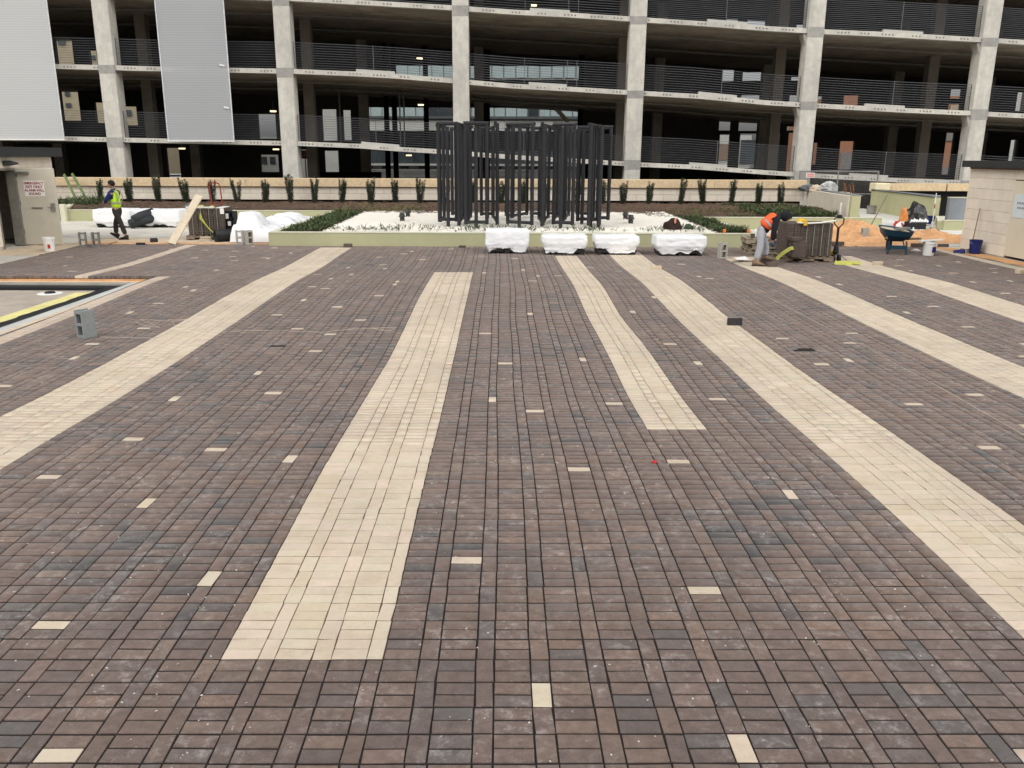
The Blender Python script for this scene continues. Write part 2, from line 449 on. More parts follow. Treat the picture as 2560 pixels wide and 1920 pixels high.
PM = {False: paver_material('brown_paver', False), True: paver_material('tan_paver', True)}
# visible ones, nearest first
d = []
PXV = []
CMi = CM.inverted()
cc = np.array([(x, y) for x, y in zip(cen[:, 0, 0], cen[:, 0, 1])])
Mi = np.array(CMi)
P3 = np.concatenate([cc, np.zeros((N, 1))], 1) - np.array([0, 0, H])
C3 = P3 @ Mi.T
sx = CX + F * C3[:, 0] / -C3[:, 2]; sy = CY - F * C3[:, 1] / -C3[:, 2]
vis = (sx > -10) & (sx < 2570) & (sy < 1935) & (C3[:, 2] < 0)
order = np.argsort(-sy)
indiv = np.zeros(N, bool)
for tn in (False, True):
    cand = [i for i in order if vis[i] and isT[i] == tn][:300]
    indiv[cand] = True
def add_tint(me, colr):
    a = me.color_attributes.new('tint', 'FLOAT_COLOR', 'POINT')
    a.data.foreach_set('color', np.concatenate([colr, np.ones((len(colr), 1))], 1).astype(np.float32).ravel())
def stuff_pavers(name, sel, tn):
    idx = np.where(sel)[0]; n_ = len(idx)
    me = bpy.data.meshes.new(name)
    VV = V[idx].reshape(-1, 3); FF = (FT[None] + (np.arange(n_) * 12)[:, None, None]).reshape(-1, 4)
    me.vertices.add(len(VV)); me.vertices.foreach_set('co', VV.astype(np.float32).ravel())
    me.loops.add(FF.size); me.loops.foreach_set('vertex_index', FF.astype(np.int32).ravel())
    me.polygons.add(len(FF)); me.polygons.foreach_set('loop_start', np.arange(0, FF.size, 4, dtype=np.int32))
    me.update(calc_edges=True)
    add_tint(me, np.repeat(tint[idx], 12, 0)); me.materials.append(PM[tn])
    o = bpy.data.objects.new(name, me); col.objects.link(o); o.parent = paving; return stuff(o)
stuff_pavers('brown_paver_field', ~indiv & ~isT, False)
stuff_pavers('tan_paver_field', ~indiv & isT, True)
# the nearest ones singly; look-alikes share meshes
protos = {}
def proto(tn, orient, q):
    key = (tn, orient, q)
    if key in protos: return protos[key]
    a, b_ = (.1, .05) if orient == 0 else (.05, .1)
    g_ = .0020 if tn else .0034
    a -= g_; b_ -= g_
    r0 = random.Random(hash(key) & 0xffff)
    o4 = [(-a, -b_), (a, -b_), (a, b_), (-a, b_)]
    o4 = [(x + r0.gauss(0, .0006), y + r0.gauss(0, .0006)) for x, y in o4]
    vs = [(x, y, -.055) for x, y in o4] + [(x, y, -.0016) for x, y in o4] + [(x - math.copysign(CH, x), y - math.copysign(CH, y), 0) for x, y in o4]
    me = bpy.data.meshes.new('tan_paver' if tn else 'paver'); me.from_pydata(vs, [], [tuple(f) for f in FT.tolist()]); me.update()
    colr = pal_ind[tn][q]
    add_tint(me, np.repeat(np.array([colr]), 12, 0)); me.materials.append(PM[tn])
    protos[key] = me; return me
pal_ind = {}
assign = {}
for tn in (False, True):
    idx = np.where(indiv & (isT == tn))[0]
    nq = 36 if not tn else 12
    lum = tint[idx].sum(1) + 2.0 * tint[idx][:, 2] / tint[idx][:, 0]
    o_ = idx[np.argsort(lum)]
    pal_ind[tn] = {}
    for q, grp in enumerate(np.array_split(o_, nq)):
        if len(grp) == 0: continue
        pal_ind[tn][q] = tint[grp[len(grp) // 2]]
        for i in grp: assign[i] = (tn, q)
for i, (tn, q) in assign.items():
    me = proto(tn, 0 if t[i] < 2 else 1, q)
    o = bpy.data.objects.new('tan_paver' if tn else 'paver', me)
    o.parent = paving
    zz = V[i, 8:12, 2]
    o.location = (cen[i, 0, 0], cen[i, 0, 1], zz.mean())
    e = base[i, 1] - base[i, 0]
    sxl = np.linalg.norm(e); syl = np.linalg.norm(base[i, 3] - base[i, 0])
    a, b_ = (.2, .1) if t[i] < 2 else (.1, .2)
    o.scale = (sxl / (a - 2 * (.0020 if tn else .0034)), syl / (b_ - 2 * (.0020 if tn else .0034)), 1)
    o.rotation_euler = ((zz[3] - zz[0]) / b_, -(zz[1] - zz[0]) / a, math.atan2(e[1], e[0]))
    col.objects.link(o)
# drain cover in the hole
dz = float(zf(hp.y))
dt = thing('drain_cover', 'round grey drain cap sitting in a square hole left open in the brown paving', 'drain', (hp.x + .02, hp.y, dz - .05))
MB().lathe(hp.x + .02, hp.y, [(.055, dz - .055), (.055, dz - .012), (.072, dz - .010), (.072, dz - .003), (.02, dz - .001)], 20).build('cap', METAL, dt)
stuff(MB().box(X0 + PX * hk + .005, X0 + PX * hk + .295, Y0 + PYR * hj + .004, Y0 + PYR * hj + .196, dz - .056, dz - .045).build('sand_patch', SAND)); 

# ---------------------------------------------------------------- loose things on the paving
def sandstrip(name, x0, x1, y0, y1, z0, amp, seed, m=SAND, nx=90, ny=10):
    return struct(sheet(name, x0, x1, y0, y1, z0, m, nx, ny, lambda x, y: amp * (noise.noise((x * 2.3 + seed, y * 3, 0)) + .5 * noise.noise((x * 7, y * 9, seed)) - (.8 if (abs(y - y0) < .02 or abs(y - y1) < .02) else 0))))
sandstrip('sand_strip', -12.4, 7.4, 25.38, 25.72, .068, .02, 1)
sandstrip('sand_area', 7.4, 13.2, 25.35, 27.4, .062, .03, 2, SAND, 60, 20)
sandstrip('sand_area', -12.9, -6.9, 25.5, 27.3, .056, .02, 3, SANDL, 60, 20)
sandstrip('sand_area', -13.9, -12.3, 22.5, 25.6, .045, .02, 4, SANDL, 20, 30)
sandstrip('sand_area', 12.92, 13.5, 17, 25.3, .045, .015, 5, SAND, 8, 40)

# pit on the left
struct(MB().box(-60, -7.55, -8, 18.0, -.285, -.10).build('pit_slab', mat('pit_concrete', (.46, .40, .33), .9, .16, 1.2, .2, 40, stain=.25)))
struct(MB().box(-14, -7.62, 17.75, 18.02, -.099, -.01).build('pit_curb', CONCD if False else mat('damp_curb', (.30, .28, .24), .9, .15, 3, .2, 40)))
sandstrip('sand_ledge', -14, -7.55, 18.03, 18.36, -.03, .012, 8, mat('peach_sand', (.66, .47, .29), .95, .1, 9, .4, 50), 60, 6)
struct(MB().box(-12.36, -7.54, 18.36, 18.405, -.28, .0).build('bedding_edge', SAND))
struct(MB().box(-7.86, -7.56, -6, 17.9, -.099, .002).build('edge_curb', mat('pale_curb', (.52, .53, .50), .8, .06, 2, stain=.15)))
stuff(sandstrip('sand_spill', -7.66, -7.54, -6, 18.3, .003, .004, 12, SANDL, 4, 80))
yb = tag(MB().cbox(-8.58, -8.22, 2, 16.9, -.099, -.06, .006).build('foam_board', mat('yellow_foam', (.70, .64, .27), .8, .10, 3, stain=.15)), 'long yellow foam board lying in the open trench at the left', 'foam board')
b = MB(); prev = None
vs = []; fs = []
n_ = 120
for i in range(n_ + 1):
    y = 2 + 15.4 * i / n_
    a = .012 * noise.noise((0, y * 3, 1)); a2 = .035 * noise.noise((3, y * 4, 1))
    for k, (x, z) in enumerate(((-8.22, -.07), (-8.14 + a2, -.012 + a), (-8.02, -.025 - a), (-7.95 + a2 * .3, -.004 + a), (-7.868, .004))): vs.append((x, y, z))
for i in range(n_):
    for k in range(4): fs.append((i * 5 + k, i * 5 + k + 1, (i + 1) * 5 + k + 1, (i + 1) * 5 + k))
tag(b.add(vs, fs).build('drain_fabric', BLACK), 'wrinkled black fabric strip between the yellow foam board and pale kerb', 'fabric')
tag(MB().obox((-14, 17.6, -.06), (-7.9, 17.55, -.06), .3, .05).build('fabric_roll_edge', BLACK), 'black fabric flap under the far kerb of the open trench', 'fabric')
p = gp(125, 734, -.1)
dr = thing('floor_drain', 'round floor drain with a white plaster ring in the concrete trench slab', 'drain', (p.x, p.y, -.1))
MB().lathe(p.x, p.y, [(.24, -.098), (.23, -.092), (.12, -.088)], 24).build('ring', WHITE, dr)
MB().lathe(p.x, p.y, [(.11, -.084), (.09, -.06), (.03, -.05)], 16).build('grate', BLACK, dr)

def cinder(name, label, px, py, rz, group='concrete blocks', lie=False, z=None, m=GREYC):
    # hollow block standing on its end: 0.2 wide, 0.2 deep, 0.4 tall, two cores through the depth
    p = gp(px, py, z)
    o = cinder_mesh(m); o.name = name
    o.location = (p.x, p.y, p.z + .001); o.rotation_euler = (0, 0, R(rz))
    if lie: o.rotation_euler = (0, R(90), R(rz)); o.location.z += .1
    return tag(o, label, 'concrete block', group)
_cm = {}
def cinder_mesh(m):
    if m.name not in _cm:
        b = bmesh.new()
        W, D_, Hh, t_ = .20, .20, .40, .04
        xs = [-W / 2, -W / 2 + t_, W / 2 - t_, W / 2]; zs = [0, t_, Hh / 2 - t_ / 2, Hh / 2 + t_ / 2, Hh - t_, Hh]
        mb = MB()
        for i in range(3):
            for j in range(5):
                if i == 1 and j in (1, 3): continue
                mb.box(xs[i], xs[i + 1], -D_ / 2, D_ / 2, zs[j], zs[j + 1])
        # end frog: two ears on the top
        mb.box(-W / 2, -W / 2 + .05, -D_ / 2, D_ / 2, Hh, Hh + .018); mb.box(W / 2 - .05, W / 2, -D_ / 2, D_ / 2, Hh, Hh + .018)
        me = bpy.data.meshes.new('concrete_block'); me.from_pydata(mb.v, [], mb.f)
        b.from_mesh(me); bmesh.ops.remove_doubles(b, verts=b.verts, dist=1e-5)
        dead = []
        seen = {}
        for f in b.faces:
            kk = tuple(round(x, 4) for x in f.calc_center_median())
            if kk in seen: dead += [f, seen[kk]]
            seen[kk] = f
        bmesh.ops.delete(b, geom=list(set(dead)), context='FACES_ONLY')
        bmesh.ops.bevel(b, geom=[e for e in b.edges if len(e.link_faces) == 2 and e.calc_face_angle(0) > .5], offset=.004, segments=1, affect='EDGES')
        b.to_mesh(me); b.free(); me.materials.append(m); _cm[m.name] = me
    o = bpy.data.objects.new('concrete_block', _cm[m.name]); col.objects.link(o); return o
cinder('concrete_block', 'grey hollow concrete block standing alone on the brown paving by the open trench', 218, 843, -33, m=mat('blue_grey_block', (.24, .255, .25), .9, .12, 20, .4, 120))
cinder('concrete_block', 'dark hollow block, left of the pair near the shed door', 209, 617, 20)
cinder('concrete_block', 'dark hollow block, right of the pair near the shed door', 242, 617, 14)
LB = mat('light_grey_block', (.38, .365, .32), .9, .12, 20, .4, 120)
cinder('concrete_block', 'pale hollow block, left of the pair beside the black sewer pipe', 600, 611, 12, m=LB)
cinder('concrete_block', 'hollow block showing its solid side, right of the pair beside the black sewer pipe', 622, 611, 52, m=LB)
cinder('concrete_block', 'pale hollow block upright on the paving right of the jacket on wrapped stone', 1805, 646, 8, m=LB)
def loosebrick(label, px, py, rz, m, sz=(.2, .1, .06), tilt=0, z=None, nm='loose_paver'):
    p = gp(px, py, z)
    o = MB().cbox(-sz[0] / 2, sz[0] / 2, -sz[1] / 2, sz[1] / 2, 0, sz[2], .004).build(nm, m)
    o.location = (p.x, p.y, p.z + .002); o.rotation_euler = (R(tilt), 0, R(rz)); return tag(o, label, 'paver', 'loose pavers')
DKP = mat('dark_loose_paver', (.035, .033, .034), .85, .2, 20, .2, 90); TNP = mat('tan_loose_paver', (.56, .46, .33), .85, .08, 20, .1, 90)
loosebrick('charcoal paver standing on edge beside the tan band', 1836, 813, 2, DKP, (.235, .06, .115))
loosebrick('loose tan paver lying on the edge of the wide tan band', 1641, 672, -3, TNP, (.24, .12, .07))
loosebrick('loose tan paver lying flat right of the yellow strap on the ground', 2194, 662, 14, TNP, (.24, .12, .08))
loosebrick('tan paver at the far right rim of the paving', 2552, 684, 20, TNP, (.24, .14, .09))
loosebrick('brown paver left on the sand in front of the long planter, left part', 870, 618, 0, BRICKD, (.24, .12, .1))
loosebrick('brown paver on the sand strip just left of the tall wrapped stone', 1156, 619, 0, BRICKD, (.2, .1, .06))
loosebrick('brown paver dropped flat near the walking worker', 352, 612, 10, DKP, (.24, .12, .06))
loosebrick('brown paver fragment leaning by the leaning plank', 385, 606, 40, DKP, (.2, .12, .12), 20)
# split and stray bits
tag(MB().lathe(0, 0, [(.010, 0), (.022, .002), (.024, .012), (.010, .02)], 10).build('bottle_cap', mat('red_plastic', (.55, .03, .03), .5), loc=(gp(1636, 1157))), 'small red plastic cap dropped on the brown pavers', 'cap')
cap_o = bpy.data.objects['bottle_cap']
for v in cap_o.data.vertices: v.co += Vector(gp(1636, 1157))
def mark_line(name, label, pts, rr, m, cat):
    q = []
    for a in pts:
        g_ = gp(*a); q.append((g_.x, g_.y, g_.z + .012))
    # densify
    dd = []
    for i in range(len(q) - 1):
        for s_ in range(8):
            f = s_ / 8; dd.append(tuple(q[i][k] * (1 - f) + q[i + 1][k] * f for k in range(3)))
    dd.append(q[-1])
    dd = [(x, y, float(zf(y)) + .010 + (.0)) for x, y, z in dd]
    return tag(MB().tube(dd, rr, 5).build(name, m, smooth=True), label, cat)
STR = mat('cream_string', (.62, .56, .46), .9)
mark_line('mason_line', 'taut pale mason line along the right edge of the wide tan band', [(1850, 825), (1960, 905), (2100, 1010), (2240, 1115), (2380, 1230), (2560, 1385)], .0032, STR, 'string')
mark_line('mason_line', 'pale mason line running across the brown paving between two tan bands', [(1800, 690), (1950, 760), (2130, 850), (2340, 965), (2560, 1090)], .002, STR, 'string')
mark_line('loose_string', 'tangled white string trailing from the lone block to a looped end', [(250, 844), (300, 845), (380, 847), (430, 830), (520, 832), (640, 828), (720, 829), (800, 832), (870, 825), (960, 821), (990, 820), (975, 828), (945, 826), (930, 820)], .0022, STR, 'string')
mark_line('loose_string', 'pale string bits curled across the left tan band', [(340, 806), (360, 815), (400, 820), (352, 800), (400, 803), (470, 800), (430, 806), (440, 818), (520, 830)], .0022, STR, 'string')
wp = gp(1808 + 42, 652)
tag(MB().add([(wp.x - .1, wp.y - .09, .062), (wp.x + .2, wp.y - .14, .07), (wp.x + .16, wp.y + .12, .13), (wp.x - .12, wp.y + .14, .09)], [(0, 1, 2, 3)]).build('paper_sheet', WHITE), 'crumpled white paper sheet beside the upright pale block', 'paper')
# scattered mortar crumbs
b = MB()
for i in range(900):
    y = rnd.uniform(3.0, 14) ** 1; x = rnd.uniform(-.66, .66) * y
    s_ = rnd.choice([.002, .003, .004, .006]); z = float(zf(y))
    b.add([(x + rnd.uniform(-1, 1) * s_ * 2, y - s_, z), (x + s_, y + rnd.uniform(-1, 1) * s_, z), (x, y + s_ * 1.4, z), (x - s_, y, z), (x, y, z + s_)], [(0, 1, 4), (1, 2, 4), (2, 3, 4), (3, 0, 4)])
stuff(b.build('mortar_crumbs', mat('crumb', (.6, .57, .5), .9)))
# ================================================================ PLANTER, RETAINING WALL
struct(MB().box(-21, 13.6, 34.5, 39.6, .04, .53).build('planting_soil', MULCH))
struct(MB().box(-6.6, 7.5, 25.2, 34.5, .04, .395).build('planting_soil', MULCH))
struct(MB().box(7.45, 12.9, 31.7, 34.5, .04, .40).build('planting_soil', MULCH))
def mulch_bed():
    def fn(x, y):
        b_ = .40 + .12 * min(1, max(0, (y - 33) / 3)) + .04 * noise.noise((x * .8, y * .8, 0))
        b_ += .05 * noise.noise((x * 3, y * 3, 1)) + .03 * noise.noise((x * 9, y * 9, 1))
        return b_
    return struct(sheet('mulch_bed', -20.9, 13.5, 34.45, 39.45, .05, MULCH, 150, 24, fn)), struct(sheet('mulch_bed', -6.55, 7.45, 33, 34.6, .05, MULCH, 70, 10, fn)), struct(sheet('mulch_bed', 7.4, 12.85, 31.72, 34.6, .05, MULCH, 40, 16, fn))
mulch_bed()
gbed = struct(sheet('gravel_bed', -5.35, 6.55, 25.3, 36.2, .41, GRAVEL, 50, 50, lambda x, y: .09 * (y - 25.3) / 11 + .015 * noise.noise((x * 2, y * 2, 0))))
b = MB()
for i in range(12000):
    yy = rnd.uniform(25.35, 36.3); x = rnd.uniform(-5.4, 6.6) + .05 * noise.noise((0, yy * 3, 0)); z = .425 + .09 * (yy - 25.3) / 11
    s_ = rnd.uniform(.015, .032); s2 = s_ * rnd.uniform(.4, .9)
    a = rnd.uniform(0, 3); ca, sa = math.cos(a) * s_, math.sin(a) * s_
    b.add([(x + ca, yy + sa, z), (x - sa, yy + ca, z + .004), (x - ca, yy - sa, z), (x + sa, yy - ca, z - .004), (x + ca * .2, yy, z + s2 * .8)], [(0, 1, 4), (1, 2, 4), (2, 3, 4), (3, 0, 4)])
stuff(b.build('white_gravel', GRAVEL, parent=gbed))
CAPO = mat('pale_coping', (.60, .59, .45), .6, .05, 2)
def planter_wall(label, a, b_, z0, z1, th=.2, coping=True, m=OLIVE):
    d_ = (Vector((*b_, 0)) - Vector((*a, 0)))
    mid = ((a[0] + b_[0]) / 2, (a[1] + b_[1]) / 2, z0)
    t_ = thing('planter_wall', label, 'planter wall', mid, 'olive planter walls')
    MB().obox((*a, (z0 + z1 - .03) / 2), (*b_, (z0 + z1 - .03) / 2), th, z1 - .03 - z0).build('wall', m, t_)
    if coping: MB().obox((*a, z1 - .012), (*b_, z1 - .012), th + .02, .024).build('coping', CAPO, t_)
planter_wall('long olive green planter wall in front of the white gravel bed', (-6.83, 25.13), (7.7, 25.13), .04, .455, .22)
planter_wall('olive side wall of the gravel planter, next to the draped white tarp', (-6.73, 25.25), (-6.73, 34.3), .04, .455)
planter_wall('olive side wall of the gravel planter, behind the crouching worker', (7.6, 25.25), (7.6, 31.5), .04, .455)
planter_wall('olive front wall of the left planting bed, behind the walking worker', (-17.4, 34.4), (-6.63, 34.4), .04, .50)
planter_wall('olive front wall of the right planting bed, behind the sand pile', (7.5, 31.6), (14.1, 31.6), .04, .49)
planter_wall('short olive end wall beside the shed with the open door', (-17.4, 34.5), (-19.2, 38.9), .04, .62)
# upright vinyl post near shed
tag(MB().box(-17.55, -17.35, 34.15, 34.33, .04, .72).build('white_post', CAPO), 'short cream post at the left end of the planter wall', 'post')
def coursed_wall(root, a, b_, z0, courses, ch, bw, th, seed, nm='block', mats=(BLOCK, BLOCK2), out=1, gap=.006, skip=None, off0=0.0, proud=.004):
    """a->b in plan; blocks proud of a mortar core on the +n side"""
    a = Vector((*a, 0)); b_ = Vector((*b_, 0)); L = (b_ - a).length; u = (b_ - a).normalized(); n_ = Vector((u.y, -u.x, 0)) * out
    rr = random.Random(seed); made = {}
    for c_ in range(courses):
        x = -bw * (.5 if c_ % 2 else 0) - off0
        while x < L:
            x0 = max(x, 0) + gap / 2; x1 = min(x + bw, L) - gap / 2
            za = z0 + c_ * ch + gap / 2; zb = z0 + (c_ + 1) * ch - gap / 2
            segs = [(x0, x1)]
            if skip:
                ns = []
                for s0, s1 in segs:
                    k0, k1, kz = skip
                    if za < kz and s1 > k0 and s0 < k1:
                        if s0 < k0: ns.append((s0, k0))
                        if s1 > k1: ns.append((k1, s1))
                    else: ns.append((s0, s1))
                segs = ns
            for s0, s1 in segs:
                if s1 - s0 < .04: continue
                key = (round(s1 - s0, 3), rr.randrange(2))
                pr = proud + rr.uniform(-.0015, .0015)
                if key not in made:
                    mb = MB().cbox(0, s1 - s0, -.03, .03, 0, ch - gap, .004)
                    o = mb.build(nm, mats[key[1]]); o.parent = root; made[key] = o
                else:
                    o = made[key].copy(); col.objects.link(o)
                pos = a + u * s0 + n_ * (th / 2 + pr - .03)
                o.location = Vector((pos.x, pos.y, za)) - wloc(root)
                o.rotation_euler = (0, 0, math.atan2(u.y, u.x))
            x += bw
    return root
rw = thing('retaining_wall', 'long pale block retaining wall with orange sandstone cap behind the shrubs', 'wall', (-3.5, 39.6, .5))
MB().box(-20.6, 13.93, 39.42, 39.9, .68, 1.235).build('mortar_core', MORT, rw)
MB().box(-20.5, 13.8, 39.55, 39.85, .3, .679).build('shadow_gap', VOID, rw)  # near-black strip painted in for the shadow gap under the blocks
coursed_wall(rw, (-20.6, 39.66), (13.95, 39.66), .66, 2, .288, 1.22, .48, 5, proud=.012, gap=.02)
x = -20.75; i = 0
while x < 13.9:
    x1 = min(x + 3.05, 13.97)
    MB().cbox(x + .01, x1 - .01, 39.30, 39.95, 1.25, 1.62, .012).build('cap_stone', CAP, rw)
    MB().box(x1 - .012, x1 + .012, 39.33, 39.9, 1.26, 1.615).build('joint', BLOCK, rw) if x1 < 13.9 else None
    x = x1; i += 1
# return wall to the left corner
rw2 = thing('retaining_wall', 'short return of the block wall angling towards the shed with the open door', 'wall', (-21, 38, .5))
coursed_wall(rw2, (-23.6, 36.6), (-20.7, 39.40), .5, 2, .36, 1.22, .30, 6, proud=.012, gap=.02)
MB().obox((-23.6, 36.6, .86), (-20.7, 39.40, .86), .30, .72).build('mortar_core', MORT, rw2)
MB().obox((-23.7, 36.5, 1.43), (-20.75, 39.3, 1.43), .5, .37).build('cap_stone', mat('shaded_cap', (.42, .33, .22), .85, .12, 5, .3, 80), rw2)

# ---- shrubs
def make_shrub(seed, h, spread):
    r_ = random.Random(seed)
    root = thing('shrub', '', 'shrub', (0, 0, 0), 'young upright shrubs along the block wall')
    st = MB(); lf = MB()
    for i in range(11):
        a = r_.uniform(0, 6.28); bx = .03 * math.cos(a); by = .03 * math.sin(a)
        tx = spread * math.cos(a) * r_.uniform(.3, 1); ty = spread * math.sin(a) * r_.uniform(.3, 1); hh = h * r_.uniform(.68, 1)
        pts = []
        for s_ in range(6):
            f = s_ / 5; k = f ** .75
            pts.append((bx + tx * k + r_.gauss(0, .012) * f, by + ty * k + r_.gauss(0, .012) * f, hh * f))
        st.tube(pts, [.010 * (1 - .8 * s_ / 5) for s_ in range(6)], 4, False)
        for q in range(260):
            f = r_.uniform(.08, 1) ** 1.15; s0 = min(4, int(f * 5)); g_ = f * 5 - s0
            P = Vector(pts[s0]).lerp(Vector(pts[s0 + 1]), g_)
            th_ = r_.uniform(0, 6.28); wd = .095 * (1 - .65 * f) * r_.uniform(.4, 1.1)
            P += Vector((math.cos(th_) * wd, math.sin(th_) * wd, 0)); L = r_.uniform(.03, .06); wl = .014
            d_ = Vector((math.cos(th_) * .6, math.sin(th_) * .6, 1)).normalized() * L; sd_ = Vector((-math.sin(th_), math.cos(th_), 0)) * wl
            lf.add([P, P + d_ * .5 + sd_, P + d_, P + d_ * .5 - sd_], [(0, 1, 2, 3)])
    st.build('stem', STEM, root); lf.build('foliage', YEW, root)
    return root
SH = [(252, 0), (325, 1), (396, 2), (469, 3), (535, 0), (595, 4), (664, 1), (727, 2), (786, 4), (855, 0), (928, 3), (989, 1), (1050, 2), (1113, 4), (1180, 0), (1251, 3), (1308, 1), (1368, 4), (1440, 2), (1507, 0), (1558, 3), (1622, 1), (1699, 2), (1756, 4), (1825, 0), (1894, 1), (1950, 3)]
WHERE = ['behind the worker in the lime vest', 'left of the leaning plank', 'behind the red hand truck', 'between the hand truck and the draped tarp',
         'above the draped tarp', 'left of the black steel sculpture', 'seen through the black steel sculpture', 'right of the black steel sculpture', 'above the worker in the orange vest']
ORD = ['first', 'second', 'third', 'fourth', 'fifth', 'sixth', 'seventh', 'eighth', 'ninth', 'tenth', 'eleventh', 'twelfth', 'thirteenth', 'fourteenth', 'fifteenth', 'sixteenth', 'seventeenth', 'eighteenth', 'nineteenth', 'twentieth', 'twenty-first', 'twenty-second', 'twenty-third', 'twenty-fourth', 'twenty-fifth', 'twenty-sixth', 'last']
protoS = [make_shrub(s_, h_, sp) for s_, h_, sp in ((1, 1.12, .19), (2, 1.15, .17), (3, 1.18, .22), (4, 1.08, .2), (5, 1.14, .24))]
usedS = set()
for i, (px, k) in enumerate(SH):
    o = protoS[k] if k not in usedS else copy_tree(protoS[k])
    usedS.add(k)
    x = vp(px, 508, 38.55).x
    o.location = (x, 38.55 + rnd.uniform(-.15, .1), .54 + rnd.uniform(-.02, .02))
    o.rotation_euler = (rnd.uniform(-.06, .06), rnd.uniform(-.13, .08), rnd.uniform(0, 6.28)); s_ = rnd.uniform(.93, 1.08); o.scale = (s_, s_, s_)
    if px < 430: wd = 'near the walking worker'
    elif px < 560: wd = 'above the strapped paver stack on the left'
    elif px < 820: wd = 'above the draped white tarp'
    elif px < 1080: wd = 'left of the black sculpture'
    elif px < 1530: wd = 'behind the black sculpture'
    elif px < 1780: wd = 'right of the black sculpture'
    else: wd = 'above the bending worker'
    o['label'] = f'dark upright shrub, {ORD[i]} from the left, {wd}'

# ---- ground cover
def cover(name, polys, n_, hmin, hmax, z, m, seed, blade=.014, spread=.9, frac_y=.0):
    r_ = random.Random(seed); b = MB()
    x0, x1, y0, y1 = polys
    for i in range(n_):
        x = r_.uniform(x0, x1); y = r_.uniform(y0, y1)
        dn = noise.noise((x * .9, y * .9, seed)) + .25
        if r_.random() > .55 + dn: continue
        h_ = r_.uniform(hmin, hmax) * (.7 + .6 * max(0, dn))
        for q in range(4):
            a = r_.uniform(0, 6.28); l_ = h_ * r_.uniform(.5, 1.1); dx = math.cos(a) * spread * l_; dy = math.sin(a) * spread * l_
            P = Vector((x, y, z + r_.uniform(0, h_ * .5)))
            T = P + Vector((dx, dy, l_ * r_.uniform(.35, 1))); M_ = P.lerp(T, .5) + Vector((0, 0, l_ * .12)); s_ = Vector((-math.sin(a), math.cos(a), 0)) * blade * r_.uniform(.7, 1.3)
            b.add([P, M_ + s_, T, M_ - s_], [(0, 1, 2, 3)])
    o = b.build(name, m); return stuff(o)
cover('juniper_ground_cover', (-6.55, -5.45, 25.5, 34.0), 2300, .08, .22, .40, LEAF, 1)
cover('juniper_ground_cover', (6.65, 7.5, 25.5, 31.2), 1700, .08, .2, .40, LEAF, 2)
cover('juniper_ground_cover', (5.6, 12.8, 31.8, 33.0), 1300, .05, .13, .40, LEAF, 3)
cover('juniper_ground_cover', (9.9, 12.7, 32.0, 38.4), 3600, .08, .24, .48, LEAF, 4)
cover('juniper_ground_cover', (-17.2, -13.6, 34.6, 36.0), 1300, .06, .16, .42, LEAF, 5)
cover('juniper_ground_cover', (-13.6, -7.0, 34.6, 35.4), 350, .06, .13, .44, LEAFY, 6)
cover('juniper_ground_cover', (-19.5, -17.2, 36, 38.5), 900, .1, .4, .5, LEAF, 7)
cover('low_grass', (-5.2, 6.4, 25.4, 26.4), 420, .12, .24, .43, LEAF, 8, .012, .8)
cover('low_grass', (-6.5, -3.2, 33.6, 36.5), 300, .1, .25, .47, LEAFY, 9, .012, .8)
cover('low_grass', (6.6, 12, 33.0, 36), 600, .06, .18, .47, LEAFY, 10, .012, .8)
b = MB()
for i in range(5000):
    x = rnd.uniform(-20, 12.5); y = rnd.uniform(34.6, 39.3); z = .58 + .0 * y + rnd.uniform(-.03, .05); a = rnd.uniform(0, 3.1); l_ = rnd.uniform(.03, .09); wd = .012
    dx, dy = math.cos(a) * l_, math.sin(a) * l_
    b.add([(x - dx, y - dy, z), (x + dy * .3, y - dx * .3, z + .02), (x + dx, y + dy, z + rnd.uniform(0, .03)), (x - dy * .3, y + dx * .3, z + .01)], [(0, 1, 2, 3)])
stuff(b.build('bark_chips', mat('bark_chip', (.16, .105, .07), .9, .5, 14)))

# ---- sculpture of dark steel frames
scu = thing('steel_sculpture', 'sculpture of tall charcoal steel tube frames standing in white gravel', 'sculpture', (.9, 29, .45))
TR = .060
def frame(pxl, pxr, Y, ptop, pbot, post=None, pbase=None, yl=0, yr=0, rr=TR):
    """rectangular frame between two picture columns, standing at depth Y (ends at Y+yl / Y+yr)"""
    mid = (ptop + pbot) / 2
    L = vp(pxl, mid, Y + yl); Rr = vp(pxr, mid, Y + yr)
    zt = vp((pxl + pxr) / 2, ptop, Y).z - rr; zb = vp((pxl + pxr) / 2, pbot, Y).z + rr
    zg = .45 + .09 * (Y - 25.3) / 11
    zb = max(zb, zg + .12)
    f = MB()
    f.tube([(L.x - rr, L.y, zt), (Rr.x + rr, Rr.y, zt)], rr, 12)
    fo = f.build('frame', DARK, scu, smooth=False)
    MB().tube([(L.x, L.y, zb), (Rr.x, Rr.y, zb)], rr * .9, 12).build('bottom_bar', DARK, fo)
    for P in (L, Rr):
        MB().tube([(P.x, P.y, zb - .07), (P.x, P.y, zt)], rr, 12).build('upright', DARK, fo)
    if post:
        P = vp(post, mid, Y - .12)
        MB().tube([(P.x, P.y, zg - .1), (P.x, P.y, zt - .1)], rr, 12).build('post', DARK, fo)
def pole(px, Y, ptop, parent=None):
    P = vp(px, 430, Y); zg = .45 + .09 * (Y - 25.3) / 11
    MB().tube([(P.x, P.y, zg - .1), (P.x, P.y, vp(px, ptop, Y).z)], TR, 12).build('post', DARK, scu)
